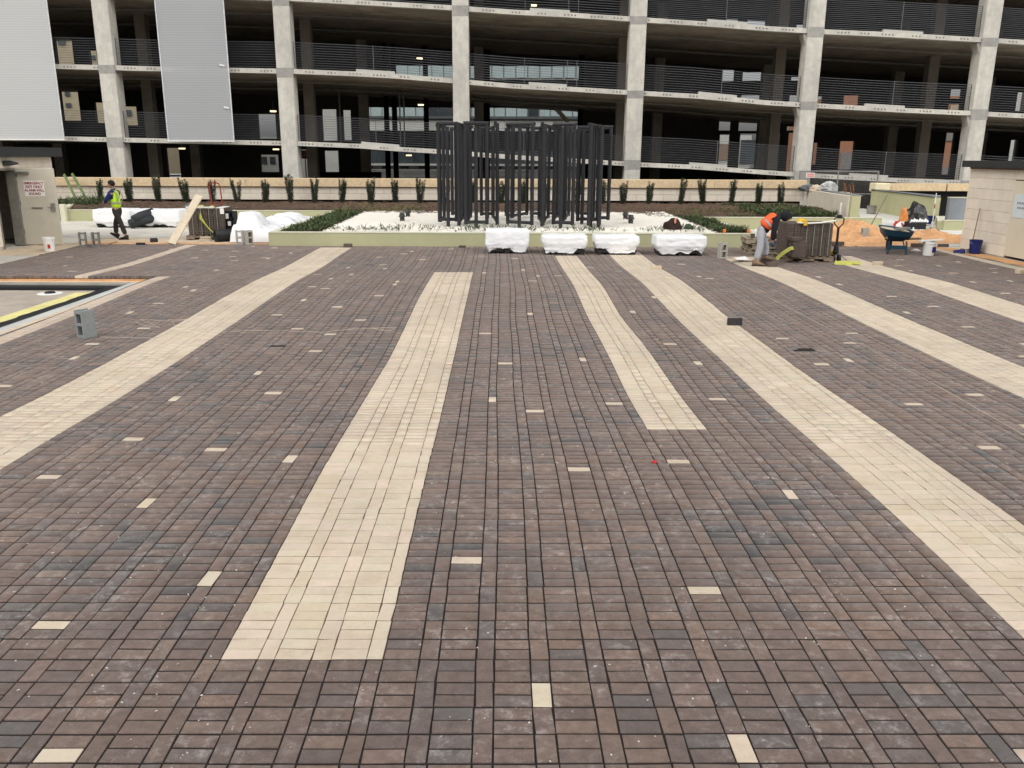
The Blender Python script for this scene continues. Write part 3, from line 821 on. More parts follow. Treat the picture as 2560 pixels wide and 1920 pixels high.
# front row, broad to the viewer
frame(1097, 1140, 27.6, 304, 553, 1119)
frame(1164, 1217, 27.2, 303, 560, 1190)
frame(1270, 1331, 27.0, 304, 562, 1299, yl=.5)
frame(1386, 1434, 27.0, 305, 562, 1404, yl=.3)
frame(1498, 1524, 27.9, 313, 549, None)
frame(1447, 1497, 28.6, 314, 552, 1458)
# turned nearly edge-on
frame(1099, 1109, 28.6, 310, 552, None, yl=-.4, yr=.9)
frame(1147, 1156, 28.0, 306, 556, 1146, yl=-.7, yr=1.4)
frame(1169, 1176, 29.0, 309, 552, None, yl=-.9, yr=1.2)
frame(1243, 1233, 28.3, 305, 556, 1243, yl=-.8, yr=1.8)
frame(1283, 1318, 30.6, 312, 548, None, yl=-.5, yr=.8)
frame(1359, 1349, 27.8, 307, 560, 1357, yl=-.8, yr=1.7)
frame(1362, 1372, 28.6, 309, 553, None, yl=-.3, yr=1.4)
frame(1386, 1395, 29.5, 312, 552, None, yl=-.8, yr=.8)
frame(1415, 1424, 29.8, 313, 549, 1411, yl=-.5, yr=1.3)
frame(1475, 1486, 27.6, 308, 560, 1480, yl=-.6, yr=1.2)
frame(1502, 1496, 27.3, 311, 560, 1500, yl=-.3, yr=1.3)
# back row
frame(1130, 1164, 31.2, 318, 538, None)
frame(1203, 1232, 31.0, 316, 545, 1219)
frame(1280, 1266, 30.4, 314, 549, None, yl=-.5, yr=.6)
frame(1330, 1350, 31.2, 316, 545, None)
frame(1372, 1412, 31.4, 317, 541, None)
frame(1445, 1474, 31.2, 320, 542, None, yl=.4)
# uplights in the gravel
for (px, py, lb) in ((1005.6, 551, 'nearer bronze uplight left of the sculpture'), (1019.7, 541, 'farther bronze uplight left of the sculpture'), (1563.6, 547, 'farther bronze uplight right of the sculpture'), (1576.7, 557, 'nearer bronze uplight right of the sculpture')):
    p = gp(px, py, .47)
    u_ = thing('spotlight', lb + ' in the white gravel', 'spotlight', (p.x, p.y, .46), 'garden uplights')
    BRZ = mat('dark_bronze', (.06, .058, .055), .45, .2, 12, metal=.3, spec=.5)
    MB().lathe(p.x, p.y, [(.085, .44), (.085, .56), (.07, .575)], 14).build('body', BRZ, u_)
    MB().lathe(p.x, p.y, [(.07, .576), (.13, .60), (.125, .62), (.10, .63), (.085, .72), (.06, .74)], 14).build('hood', BRZ, u_)
p = gp(1283, 575, .45)
tag(MB().cbox(p.x - .09, p.x + .09, p.y - .05, p.y + .05, .44, .62, .006).build('junction_box', mat('grey_box', (.35, .36, .35), .6)), 'small grey utility box behind the tall white wrapped stone', 'utility box')

# ================================================================ SHEDS
def shed(label, X, y0, y1, depth, z1, fz, sgn, door, seed, roofover):
    root = thing('block_shed', label, 'shed', (X, (y0 + y1) / 2, .04))
    return root
# left one: wall plane x=-13.95 facing right
LS = thing('block_shed', 'pale block shed with its door standing open, dark flat roof edge', 'shed', (-13.95, 24, .04))
ya, yb_, ztop = 17.0, 27.05, 2.56
do0, do1, dz1 = 23.85, 24.95, 2.24
core = MB()
core.box(-14.25, -13.97, ya, do0, .04, ztop).box(-14.25, -13.97, do1, yb_ - .02, .04, ztop).box(-14.25, -13.97, do0, do1, dz1, ztop)
core.box(-18.5, -14.25, yb_ - .3, yb_ - .02, .04, ztop).box(-18.5, -14.25, ya, ya + .28, .04, ztop).box(-18.5, -18.2, ya + .28, yb_ - .3, .04, ztop)
core.build('wall', MORT, LS)
MB().box(-18.1, -14.26, ya + .3, yb_ - .31, .041, .06).build('floor', CONCD, LS)
coursed_wall(LS, (-14.11, ya), (-14.11, yb_), .12, 8, .305, .61, .28, 3, out=1, skip=(do0 - ya, do1 - ya, dz1), proud=.012, gap=.008)
coursed_wall(LS, (-13.95, yb_ - .15), (-18.4, yb_ - .15), .12, 8, .305, .61, .28, 4, out=1, proud=.012, gap=.008)
MB().box(-18.8, -13.72, ya - .3, yb_ + .25, ztop, ztop + .27).build('roof', FASC, LS)
df = MB().box(-14.2, -13.94, do0 - .0, do0 + .05, .05, dz1).box(-14.2, -13.94, do1 - .05, do1, .05, dz1).box(-14.2, -13.94, do0 + .05, do1 - .05, dz1 - .05, dz1).build('door_frame', mat('grey_frame', (.20, .19, .16), .6, .15), LS)
LD = MB().cbox(-13.93, -12.86, 24.95, 24.998, .08, 2.24, .003).build('door', CREAM, LS)
MB().box(-13.06, -12.93, 24.93, 24.949, 1.02, 1.26).build('handle_plate', METAL, LD)
MB().tube([(-13.0, 24.93, 1.16), (-13.0, 24.88, 1.16), (-13.12, 24.87, 1.15)], .014, 8).build('handle', METAL, LD)
MB().box(-13.62, -13.3, 24.935, 24.949, 1.10, 1.15).build('latch_slot', METAL, LD)
MB().cbox(-13.95, -13.55, 24.86, 24.949, 2.08, 2.15, .006).build('door_closer', METAL, LD)
for z_ in (.4, 1.2, 2.0): MB().box(-13.945, -13.91, 24.93, 24.949, z_, z_ + .11).build('hinge', METAL, LD)
sg = MB().box(-13.76, -13.18, 24.944, 24.9495, 1.46, 1.90).build('sign', WHITE, LD)
text_mesh('EMERGENCY\nEXIT ONLY\nALARM WILL\nSOUND', .098, REDT, 'lettering', sg, (-13.47, 24.9415, 1.675), (R(90), 0, 0), .001, 1.02)
MB().add([(-13.93, 24.35, 2.32), (-13.72, 24.4, 2.36), (-13.60, 24.55, 2.36), (-13.93, 24.75, 2.32), (-13.93, 24.35, 2.46), (-13.72, 24.4, 2.42), (-13.60, 24.55, 2.40), (-13.93, 24.75, 2.46)],
         [(0, 1, 2, 3), (7, 6, 5, 4), (0, 4, 5, 1), (1, 5, 6, 2), (2, 6, 7, 3)]).build('wall_light', FASC, LS)
# right one
RS = thing('block_shed', 'pale block shed at the right with a closed cream door, dark flat roof edge', 'shed', (13.6, 22, .04))
ya, yb_, ztop = 14, 25.0, 2.36
do0, do1, dz1 = 21.75, 22.75, 2.08
core = MB()
core.box(13.60, 13.88, ya, do0, .04, ztop).box(13.60, 13.88, do1, yb_ - .02, .04, ztop).box(13.60, 13.88, do0, do1, dz1, ztop).box(13.88, 18, yb_ - .3, yb_ - .02, .04, ztop).box(17.7, 18, ya, yb_ - .3, .04, ztop)
core.build('wall', MORT, RS)
coursed_wall(RS, (13.74, yb_), (13.74, ya), .06, 8, .29, .61, .28, 5, out=1, skip=(yb_ - do1, yb_ - do0, dz1), proud=.012, gap=.007)
coursed_wall(RS, (18, yb_ - .16), (13.62, yb_ - .16), .06, 8, .29, .61, .28, 8, out=1, proud=.012, gap=.007)
MB().box(13.42, 18.3, ya - .3, yb_ + .2, ztop + .02, ztop + .2).build('roof', FASC, RS)
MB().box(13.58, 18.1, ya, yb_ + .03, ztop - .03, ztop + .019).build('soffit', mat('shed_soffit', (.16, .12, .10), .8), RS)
RD = MB().cbox(13.575, 13.62, do0 + .02, do1 - .02, .1, dz1 - .02, .003).build('door', mat('cream_door_bright', (.66, .60, .47), .5, .04, 2), RS)
sg = MB().box(13.566, 13.574, 21.9, 22.62, 1.12, 1.72).build('sign', mat('pale_blue_sign', (.62, .68, .70), .5, .03), RD)
b = MB(); 
for row, zz in enumerate((1.47, 1.35)):
    y = 22.48 - .03 * row
    for q in range(7): b.box(13.563, 13.5658, y - .05, y - .012, zz, zz + .055); y -= .066
b.build('print_marks', mat('grey_print', (.18, .2, .21), .7), sg)

# ================================================================ RIGHT HAND LANE
pw = thing('angled_wall', 'pale plastered side wall of the right planting bed with olive end', 'wall', (13.4, 35.5, .3))
def quadwall(p, q, z0, zp, zq, th, nm, m, parent):
    d_ = (Vector((*q, 0)) - Vector((*p, 0))).normalized(); n_ = Vector((-d_.y, d_.x, 0)) * th
    P = Vector((*p, 0)); Q_ = Vector((*q, 0))
    vs = [P + Vector((0, 0, z0)), Q_ + Vector((0, 0, z0)), Q_ + n_ + Vector((0, 0, z0)), P + n_ + Vector((0, 0, z0)), P + Vector((0, 0, zp)), Q_ + Vector((0, 0, zq)), Q_ + n_ + Vector((0, 0, zq)), P + n_ + Vector((0, 0, zp))]
    return MB().add(vs, [(3, 2, 1, 0), (4, 5, 6, 7), (0, 1, 5, 4), (1, 2, 6, 5), (2, 3, 7, 6), (3, 0, 4, 7)]).build(nm, m, parent)
quadwall((13.99, 39.3), (12.95, 31.9), .04, 1.20, 1.25, .3, 'wall', mat('plaster_wall', (.74, .67, .55), .85, .05, 2, .1, 60, stain=.08), pw)
quadwall((14.2, 39.3), (13.1, 31.78), 1.251, 1.262, 1.285, .28, 'top_bed', GREYP, pw)
MB().box(12.98, 13.32, 31.72, 31.9, .04, 1.26).build('end_face', OLIVE, pw)
def boulder(name, label, cat, x, y, z, r_, sc_, m, seed, grp=None):
    bm = bmesh.new(); bmesh.ops.create_icosphere(bm, subdivisions=3, radius=r_)
    for v in bm.verts:
        k = 1 + .35 * noise.noise(Vector(v.co) * 2.2 / r_ + Vector((seed, 0, 0))) + .12 * noise.noise(Vector(v.co) * 6 / r_ + Vector((seed, 3, 0)))
        v.co = Vector((v.co.x * k * sc_[0], v.co.y * k * sc_[1], max(v.co.z * k * sc_[2], -r_ * .3)))
    me = bpy.data.meshes.new(name); bm.to_mesh(me); bm.free(); me.materials.append(m)
    o = bpy.data.objects.new(name, me); col.objects.link(o); o.location = (x, y, z)
    return tag(o, label, cat, grp)
DTARP = mat('dark_tarp', (.10, .11, .11), .6, .5, 6, .8, 14)
def at(px, py, Y): return vp(px, py, Y)
q = at(2022, 466, 39); boulder('folded_tarp', 'dark grey tarp heaped on the wall at the end of the sandstone cap', 'tarp', q.x, q.y, q.z - .1, .4, (1.1, .6, .45), DTARP, 1)
q = at(2042, 469, 38.4); boulder('broken_stone', 'pale broken stone beside the tarp on the angled wall', 'stone', q.x, q.y, q.z - .08, .26, (1.2, .7, .7), SANDL, 2)
q = at(2072, 466, 37.4); boulder('plastic_bundle', 'dark and white plastic bundle sticking up on the angled wall', 'plastic bundle', q.x, q.y, q.z - .1, .42, (.9, .5, .75), mat('mixed_plastic', (.7, .7, .68), .5, .2, 3, .6, 9, c2=(.08, .09, .09)), 3)
q = at(2104, 480, 36); boulder('mortar_spill', 'white mortar lumps along the top of the angled wall', 'mortar', q.x, q.y, q.z - .1, .35, (1.3, .8, .3), SANDL, 4)
quad = [(2109, 456, 482, 'rusty'), (2113, 460, 484, 'yellow tipped'), (2124, 462, 486, 'dark'), (2131, 458, 486, 'rust spotted')]
for i, (px, y1, y2, c_) in enumerate(quad):
    A = at(px + 2, y2 + 3, 34.5); B_ = at(px, y1, 34.5)
    tag(MB().tube([A, (A.x * .5 + B_.x * .5 + .03, 34.5, (A.z + B_.z) / 2), B_], .028, 6).build('steel_stake', mat('rusty_steel', (.16, .07, .03), .8, .6, 20)), f'{c_} steel stake, number {i + 1} from the left on the olive wall end', 'stake', 'steel stakes on the wall end')
# vertical pvc pipe
q = at(2101, 530, 32.2); tag(MB().tube([(q.x, 32.2, .45), (q.x, 32.2, .95), (q.x + .02, 32.2, .98)], .035, 8).build('pvc_pipe', WHITE), 'short white pipe standing in the juniper by the angled wall', 'pipe')
ow = thing('lane_wall', 'tall olive coated wall behind the rubbish bags', 'wall', (17.3, 36, .1))
quadwall((17.2, 39.3), (17.2, 33.5), .04, 1.22, 1.13, -.25, 'wall', OLIVE, ow)
quadwall((17.18, 39.3), (17.18, 33.5), 1.221, 1.25, 1.16, -.29, 'coping', GREYP, ow)
gw = thing('zinc_panel_wall', 'grey zinc coloured panel wall left of the right shed', 'wall', (19, 33.4, .1))
MB().box(17.46, 22, 33.3, 33.5, .22, 1.13).build('panel', GREYP, gw); MB().box(17.46, 22, 33.28, 33.52, 1.131, 1.16).build('coping', CAPO, gw)
planter_wall('low olive wall at the foot of the right shed', (15.95, 30.7), (20, 30.7), .04, .47)
planter_wall('low olive wall stub running back from the lane', (15.9, 30.8), (17.1, 33.3), .04, .44, .16)
cw = thing('capped_wall', 'sandstone capped wall behind the olive lane wall', 'wall', (19.5, 39.6, .5))
MB().cbox(16.95, 17.62, 38.9, 39.6, 1.13, 1.52, .04).build('end_cap', mat('cream_cap', (.70, .62, .42), .8, .06), cw)
MB().cbox(17.65, 20.25, 39.1, 39.6, 1.17, 1.50, .01).build('cap_stone', CAP, cw); MB().cbox(20.33, 24, 39.1, 39.6, 1.17, 1.50, .01).build('cap_stone', CAP, cw)
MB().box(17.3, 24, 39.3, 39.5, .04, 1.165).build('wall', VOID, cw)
struct(MB().add([(12.0, 27.4, .052), (17.2, 27.4, .052), (17.2, 40.5, .30), (14.0, 40.5, .30)], [(0, 1, 2, 3)]).build('pale_ramp', mat('white_concrete', (.68, .67, .62), .7, .05, 1, stain=.08)))
# chain link fence
cf = thing('chain_link_fence', 'chain link fence panel with a red and white sign, in front of the garage', 'fence', (15.6, 41, .1))
fx = [vp(x_, 470, 41).x for x_ in (1997, 2092, 2192)]
for x_ in fx: MB().tube([(x_, 41, .05), (x_, 41, 2.0)], .035, 8).build('post', METAL, cf)
MB().tube([(fx[0], 41, 2.0), (fx[2], 41, 2.0)], .028, 8).build('top_rail', METAL, cf)
MB().tube([(fx[0], 41, .95), (fx[2], 41, .95)], .025, 8).build('middle_rail', METAL, cf)
b = MB(); zf0, zf1 = .1, 1.98
x_ = fx[0] - 1.9
while x_ < fx[2]:
    for sg_ in (1, -1):
        xa, xb = (x_, x_ + 1.88) if sg_ == 1 else (x_ + 1.88, x_)
        za, zb = zf0, zf1
        if max(xa, xb) <= fx[0] or min(xa, xb) >= fx[2]: continue
        def cl_(xx): return zf0 + (xx - xa) / (xb - xa) * 1.88
        lo, hi = max(min(xa, xb), fx[0]), min(max(xa, xb), fx[2])
        b.obox((lo, 41 + .006 * sg_, cl_(lo)), (hi, 41 + .006 * sg_, cl_(hi)), .008, .008, (0, 1, 0))
    x_ += .11
o = b.build('wire_mesh', METAL, cf); o['kind'] = 'stuff'
q = vp(2026, 438, 40.9)
sg = MB().cbox(q.x - .2, q.x + .2, 40.90, 40.92, q.z - .11, q.z + .11, .004).build('sign', WHITE, cf)
b = MB()
for row in (0, 1):
    for i in range(7):
        x_ = q.x - .165 + i * .05; z_ = q.z + .015 - row * .09
        b.box(x_, x_ + .036, 40.893, 40.8985, z_, z_ + .065)
b.build('print_marks', mat('red_print_marks', (.6, .12, .10), .7), sg)
# ================================================================ GARAGE
YF = 44.0; YB = 62.0
GX0, GX1 = vp(-420, 170, YF).x, vp(3100, 170, YF).x
gar = thing('parking_garage', 'open concrete parking garage with cable guard rails behind the planted court', 'building', (0, YF, 0))
COLS = [(-190, 40), (268, 38), (712, 40), (1152, 40), (1591, 42), (2030, 43), (2464, 46), (2895, 46)]
colx = [vp(c_, 170, YF).x for c_, w_ in COLS]; colw = [.80 for _ in COLS]
S = {1: [(-420, 337), (160, 341.4), (420, 347), (742, 353.6), (898, 360), (993, 367.5), (1088, 373), (1280, 387.7), (1506, 400.7), (1600, 406.5), (1734, 412.3), (1920, 426.5), (2059, 435.5), (2250, 446), (2403, 451), (3100, 482)],
     2: [(-420, 150), (140, 160.6), (404, 167), (735, 173), (890, 179.4), (987, 185), (1132, 196.8), (1280, 209.7), (1417, 217), (1566, 225.7), (1749, 235.8), (1920, 251.7), (2040, 259), (2270, 271), (2428, 277.8), (3100, 312)],
     3: [(-420, -32), (140, -26), (404, -20), (735, -9), (1132, 13.9), (1280, 24.6), (1422, 31.8), (1575, 42), (1760, 54), (1920, 66), (2059, 73.8), (2195, 79.6), (2452, 94), (3100, 132)],
     4: [(-420, -225), (404, -212), (735, -200), (1280, -165), (1920, -120), (2452, -85), (3100, -48)]}
def slab_top(k, x):
    P = [vp(a, b_, YF) for a, b_ in S[k]]
    return float(np.interp(x, [p_.x for p_ in P], [p_.z for p_ in P]))
TH = .19
for k in (1, 2, 3, 4):
    P = [vp(a, b_, YF) for a, b_ in S[k]]
    xs = [p_.x for p_ in P]; zs = [p_.z for p_ in P]
    n_ = len(xs); vs = []
    for y in (YF, YB):
        for z_ in (0, -TH):
            for i in range(n_): vs.append((xs[i], y, zs[i] + z_))
    # layout: 0 front top, n front bottom, 2n back top, 3n back bottom
    ft = [(i, i + 1, 2 * n_ + i + 1, 2 * n_ + i) for i in range(n_ - 1)]
    fb = [(n_ + i, 3 * n_ + i, 3 * n_ + i + 1, n_ + i + 1) for i in range(n_ - 1)]
    ff = [(n_ + i, n_ + i + 1, i + 1, i) for i in range(n_ - 1)]
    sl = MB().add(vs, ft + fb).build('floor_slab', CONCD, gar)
    # edge beam carrying the pale weathered face
    vs2 = []
    for y in (YF - .02, YF + .28):
        for z_ in (.012, -TH - .02):
            for i in range(n_): vs2.append((xs[i], y, zs[i] + z_))
    fe = ft + fb + [(n_ + i, n_ + i + 1, i + 1, i) for i in range(n_ - 1)]
    MB().add(vs2, fe).build('slab_edge', CONC, sl)
    # tendon pockets as shallow plugs
    b = MB(); r_ = random.Random(k)
    x_ = GX0 + 1
    while x_ < GX1:
        for q in range(r_.choice((3, 3, 4))):
            xx = x_ + q * .17; z_ = slab_top(k, xx) - TH * .55
            n8 = [(xx + .045 * math.cos(a), YF - .024, z_ + .045 * math.sin(a)) for a in [i * math.pi / 4 for i in range(8)]]
            b.add(n8, [tuple(range(8))])
        x_ += r_.uniform(1.0, 1.5)
    o = b.build('tendon_plug', mat('grout_plug', (.22, .20, .18), .9, .3, 9), sl); o['kind'] = 'stuff'
# white kerb pieces on the slab edges
KC = mat('pale_kerb', (.50, .49, .45), .8, .05, 2, stain=.06)
for k, a, b_ in ((2, 891, 987), (1, 897, 993), (3, 1323, 1421), (2, 1322, 1417), (2, 1749, 1845), (1, 1737, 1833), (3, 1760, 1858), (1, 2152, 2249), (2, 2171, 2270), (3, 2195, 2293)):
    xa, xb = vp(a, 200, YF).x, vp(b_, 200, YF).x
    za, zb = slab_top(k, xa), slab_top(k, xb)
    MB().add([(xa, YF - .01, za), (xb, YF - .01, zb), (xb, YF + .2, zb), (xa, YF + .2, za), (xa, YF - .01, za + .13), (xb, YF - .01, zb + .12), (xb, YF + .2, zb + .12), (xa, YF + .2, za + .13)],
             [(4, 5, 6, 7), (0, 1, 5, 4), (1, 2, 6, 5), (3, 0, 4, 7)]).build('kerb', KC, gar)
# columns
for i, (cx_, cw_) in enumerate(zip(colx, colw)):
    m_ = MB()
    zs_ = [0] + [slab_top(k, cx_) for k in (1, 2, 3, 4)] + [slab_top(4, cx_) + 4]
    m_.cbox(cx_ - cw_ / 2, cx_ + cw_ / 2, YF - .08, YF + .75, -.3, slab_top(4, cx_) + 3.8, .03)
    co = m_.build('column', CONC, gar)
    for k in (1, 2, 3):
        z_ = slab_top(k, cx_)
        r_ = random.Random(i * 7 + k)
        if r_.random() < .75:
            MB().box(cx_ - cw_ / 2 - .003, cx_ + cw_ / 2 + .003, YF - .084, YF + .3, z_ - TH - r_.uniform(.12, .3), z_ + r_.uniform(0, .12)).build('grout_band', mat('grout_band', (.36, .35, .32), .9, .12, 4, .3, 50, stain=.2), co)
        # haunch under each slab
        MB().add([(cx_ - cw_ / 2 - .17, YF + .06, z_ - TH - .02), (cx_ - cw_ / 2 + .01, YF + .06, z_ - TH - .02), (cx_ - cw_ / 2 + .01, YF + .06, z_ - TH - .55),
                  (cx_ - cw_ / 2 - .17, YF + .66, z_ - TH - .02), (cx_ - cw_ / 2 + .01, YF + .66, z_ - TH - .02), (cx_ - cw_ / 2 + .01, YF + .66, z_ - TH - .55)],
                 [(0, 2, 1), (3, 4, 5), (0, 3, 5, 2)]).build('haunch', CONC, co) if i >= 5 else None
for i, px in enumerate((-30, 363, 769, 1163, 1557, 1948, 2332, 2720)):
    x_ = vp(px, 150, 50).x
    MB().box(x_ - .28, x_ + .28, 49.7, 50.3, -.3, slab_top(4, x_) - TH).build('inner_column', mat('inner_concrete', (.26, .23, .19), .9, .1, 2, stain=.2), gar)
for i, px in enumerate((120, 470, 905, 1197, 1650, 1920, 2250, 2480)):
    x_ = vp(px, 150, 58).x
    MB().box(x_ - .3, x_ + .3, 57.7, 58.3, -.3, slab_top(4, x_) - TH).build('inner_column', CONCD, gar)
for k in (2, 3, 4):
    for yy, rr in ((47.2, .05), (52.5, .07)):
        pts = [(x_, yy, slab_top(k, x_) - TH - .16) for x_ in np.linspace(GX0 + .5, GX1 - .5, 30)]
        MB().tube(pts, rr, 6).build('ceiling_pipe', mat('pipe_grey', (.20, .19, .17), .6), gar)
# cable rails: per bay and level one set with its cables
for k in (1, 2, 3):
    for i in range(len(colx) - 1):
        xa, xb = colx[i] + colw[i] / 2 - .01, colx[i + 1] - colw[i + 1] / 2 + .01
        dense = k == 3 and i >= 4
        nC = 16 if dense else 11
        hh = 1.45 if dense else 1.26
        g0 = MB()
        za, zb = slab_top(k, xa), slab_top(k, xb)
        mids = [xb - .02]
        for x_, z_ in ((xa + .02, za),): g0.box(x_ - .02, x_ + .02, YF + .26, YF + .30, z_ + .01, z_ + hh + .04)
        for f in (.5,) if i != 3 else (.35, .62, .68):
            x_ = xa + f * (xb - xa)
            mids.append(x_)
        rail = g0.build('cable_rail', CABLE, gar)
        for x_ in mids: MB().box(x_ - .012, x_ + .012, YF + .26, YF + .30, slab_top(k, x_) + .01, slab_top(k, x_) + hh + .02).build('spacer_post', CABLE, rail)
        for q in range(nC):
            h_ = .13 + q * (hh - .13) / (nC - 1)
            pts = [(xa + (xb - xa) * s_ / 6, YF + .28, slab_top(k, xa + (xb - xa) * s_ / 6) + h_ - .012 * math.sin(math.pi * s_ / 6)) for s_ in range(7)]
            MB().tube(pts, .0125, 4, False).build('cable', CABLE, rail)
# ceiling lamps hanging in the garage
for px, py, lb in ((1049, 147, 'upper storey, left of the sculpture'), (683, 279, 'behind the third column'), (690, 374, 'ground storey by the third column'), (1052, 263, 'middle storey above the sculpture'), (1022, 389, 'ground storey left of the sculpture'), (1335, 14, 'top of the picture over the sculpture'), (455, 372, 'ground storey under the second screen')):
    q = vp(px, py, 54)
    lt = thing('ceiling_lamp', 'glowing yellow garage ceiling lamp, ' + lb, 'lamp', tuple(q), 'garage ceiling lamps')
    MB().box(q.x - .2, q.x + .2, 53.85, 54.15, q.z + .05, q.z + .12).build('housing', CONCD, lt)
    MB().box(q.x - .16, q.x + .16, 53.88, 54.12, q.z - .02, q.z + .049).build('lens', LAMP, lt)
    MB().box(q.x - .01, q.x + .01, 53.99, 54.01, q.z + .121, q.z + .6).build('rod', METAL, lt)
# rear wall with the openings one sees through
HOLES = [(913, 270, 1450, 326), (808, 273, 840, 352), (860, 275, 876, 350), (648, 285, 688, 347), (158, 213, 192, 302), (241, 256, 259, 307), (315, 266, 340, 313),
 (1797, 300, 1829, 326), (1846, 304, 1904, 327), (1795, 336, 1826, 416), (1845, 334, 1903, 420), (1942, 314, 1953, 326), (1967, 316, 1990, 326), (1940, 333, 1953, 427), (1964, 332, 1988, 430),
 (2030, 357, 2047, 412), (2094, 353, 2138, 424), (2353, 331, 2389, 436), (2520, 350, 2548, 404),
 (990, 165, 1450, 198), (920, 176, 982, 185), (1806, 174, 1838, 203), (1856, 180, 1915, 202), (1853, 238, 1911, 250), (1954, 189, 1964, 201), (1978, 192, 2001, 201), (1950, 238, 1960, 254), (1973, 238, 1996, 256),
 (2040, 240, 2058, 258), (2108, 238, 2150, 263), (2375, 223, 2407, 247), (2370, 260, 2403, 276), (2538, 230, 2575, 277),
 (143, 70, 175, 160), (226, 125, 240, 162), (1816, 45, 1848, 61), (1868, 49, 1922, 66), (1965, 59, 1976, 70), (1991, 61, 2013, 71),
 (421, 370, 446, 445), (653, 387, 695, 430), (749, 374, 776, 446), (813, 377, 845, 430), (925, 377, 1450, 446)]
YW = 60.5
hr = []
for x0, y0, x1, y1 in HOLES:
    a = vp(x0, y1, YW); b_ = vp(x1, y0, YW); hr.append((a.x, b_.x, a.z, b_.z))
def wall_holes(name, m, parent, X0_, X1_, Z0, Z1, Y_, th, rects):
    xs = sorted({X0_, X1_, *[max(X0_, min(X1_, v)) for r_ in rects for v in r_[:2]]})
    mb = MB()
    for i in range(len(xs) - 1):
        a, b_ = xs[i], xs[i + 1]
        if b_ - a < 1e-4: continue
        mid = (a + b_) / 2
        zz = sorted([(r_[2], r_[3]) for r_ in rects if r_[0] < mid < r_[1]])
        z_ = Z0
        for p0, p1 in zz:
            if p0 > z_: mb.box(a, b_, Y_, Y_ + th, z_, p0)
            z_ = max(z_, p1)
        if z_ < Z1: mb.box(a, b_, Y_, Y_ + th, z_, Z1)
    return mb.build(name, m, parent)
wall_holes('rear_wall', mat('rear_wall_shade', (.07, .066, .06), .9, .2, 1), gar, GX0, GX1, -.3, 14, YW, .3, hr)  # interior shade put into a near-black colour; closes the back for darkness
MB().box(GX0 - .3, GX0, YF, YB, -.3, 14).box(GX1, GX1 + .3, YF, YB, -.3, 14).build('side_wall', CONCD, gar)
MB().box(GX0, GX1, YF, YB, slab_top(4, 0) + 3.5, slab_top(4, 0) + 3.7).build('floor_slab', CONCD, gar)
# storey divisions and posts in the rear openings (part of the garage)
for px in (967, 987, 1066, 1207, 1219, 1450):
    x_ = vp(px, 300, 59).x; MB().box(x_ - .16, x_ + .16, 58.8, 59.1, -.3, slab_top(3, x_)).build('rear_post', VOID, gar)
for px in (850, 1000, 1010):
    x_ = vp(px, 300, 56).x; MB().box(x_ - .04, x_ + .04, 56, 56.1, slab_top(1, x_), slab_top(2, x_) - TH).build('conduit', METAL, gar)
# dark parapet on the ramp inside, ground storey
q0, q1 = vp(800, 425, 56), vp(953, 425, 56)
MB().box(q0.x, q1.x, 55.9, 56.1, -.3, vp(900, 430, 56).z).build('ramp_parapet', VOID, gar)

# hanging fabric screens
def screen(px0, px1, pyb, lb, m, Y_=43.55):
    a = vp(px0, pyb, Y_); b_ = vp(px1, pyb, Y_)
    root = thing('facade_screen', lb, 'screen', (a.x, Y_, a.z), 'fabric screens on the garage front')
    zt = 12.4
    sh_ = sheet_vert(a.x, b_.x, Y_, a.z, zt, m, root)
    MB().box(a.x - .03, b_.x + .03, Y_ - .03, Y_ + .03, a.z - .05, a.z).build('hem_bar', WHITE, root)
    for x_ in (a.x, b_.x): MB().box(x_ - .025, x_ + .025, Y_ - .02, Y_ + .02, a.z + .001, zt).build('edge_bar', mat('pale_edge', (.6, .61, .62), .5), root)
    return root, a, b_
def sheet_vert(x0, x1, Y_, z0, z1, m, root):
    vs = []; fs = []; nx, nz = 12, 40
    for j in range(nz + 1):
        for i in range(nx + 1):
            x = x0 + (x1 - x0) * i / nx; z = z0 + (z1 - z0) * j / nz
            vs.append((x, Y_ + .02 * noise.noise((x * .8, z * .4, 0)), z))
    for j in range(nz):
        for i in range(nx): a = j * (nx + 1) + i; fs.append((a, a + 1, a + nx + 2, a + nx + 1))
    return MB().add(vs, fs).build('fabric', m, root, smooth=True)
def screen_mat(name, c, tr):
    m = bpy.data.materials.new(name); m.use_nodes = True
    n = m.node_tree.nodes; l = m.node_tree.links; b = n['Principled BSDF']
    b.inputs['Base Color'].default_value = (*c, 1); b.inputs['Roughness'].default_value = .45; b.inputs['Specular IOR Level'].default_value = .4
    geo = n.new('ShaderNodeNewGeometry'); sx_ = n.new('ShaderNodeSeparateXYZ'); l.new(geo.outputs['Position'], sx_.inputs[0])
    wv = n.new('ShaderNodeMath'); wv.operation = 'MULTIPLY'; wv.inputs[1].default_value = 55; l.new(sx_.outputs['Z'], wv.inputs[0])
    sn = n.new('ShaderNodeMath'); sn.operation = 'SINE'; l.new(wv.outputs[0], sn.inputs[0])
    mr = n.new('ShaderNodeMapRange'); mr.inputs['From Min'].default_value = -1; mr.inputs['To Min'].default_value = 1 - tr * 1.3; mr.inputs['To Max'].default_value = 1 - tr * .7
    l.new(sn.outputs[0], mr.inputs['Value']); l.new(mr.outputs[0], b.inputs['Alpha'])
    return m
screen(421, 585, 351, 'grey translucent fabric screen hanging between the second and third garage columns', screen_mat('screen_grey', (.41, .42, .432), .17))
rs_ = [o_ for o_ in bpy.data.objects if o_.name.startswith('facade_screen')][0]
for px_, py_ in ((555, 163), (566, 269)):
    q_ = vp(px_, py_, 43.5); MB().obox((q_.x - .12, 43.49, q_.z + .03), (q_.x + .12, 43.49, q_.z - .03), .02, .07).build('fixing_tab', WHITE, rs_)
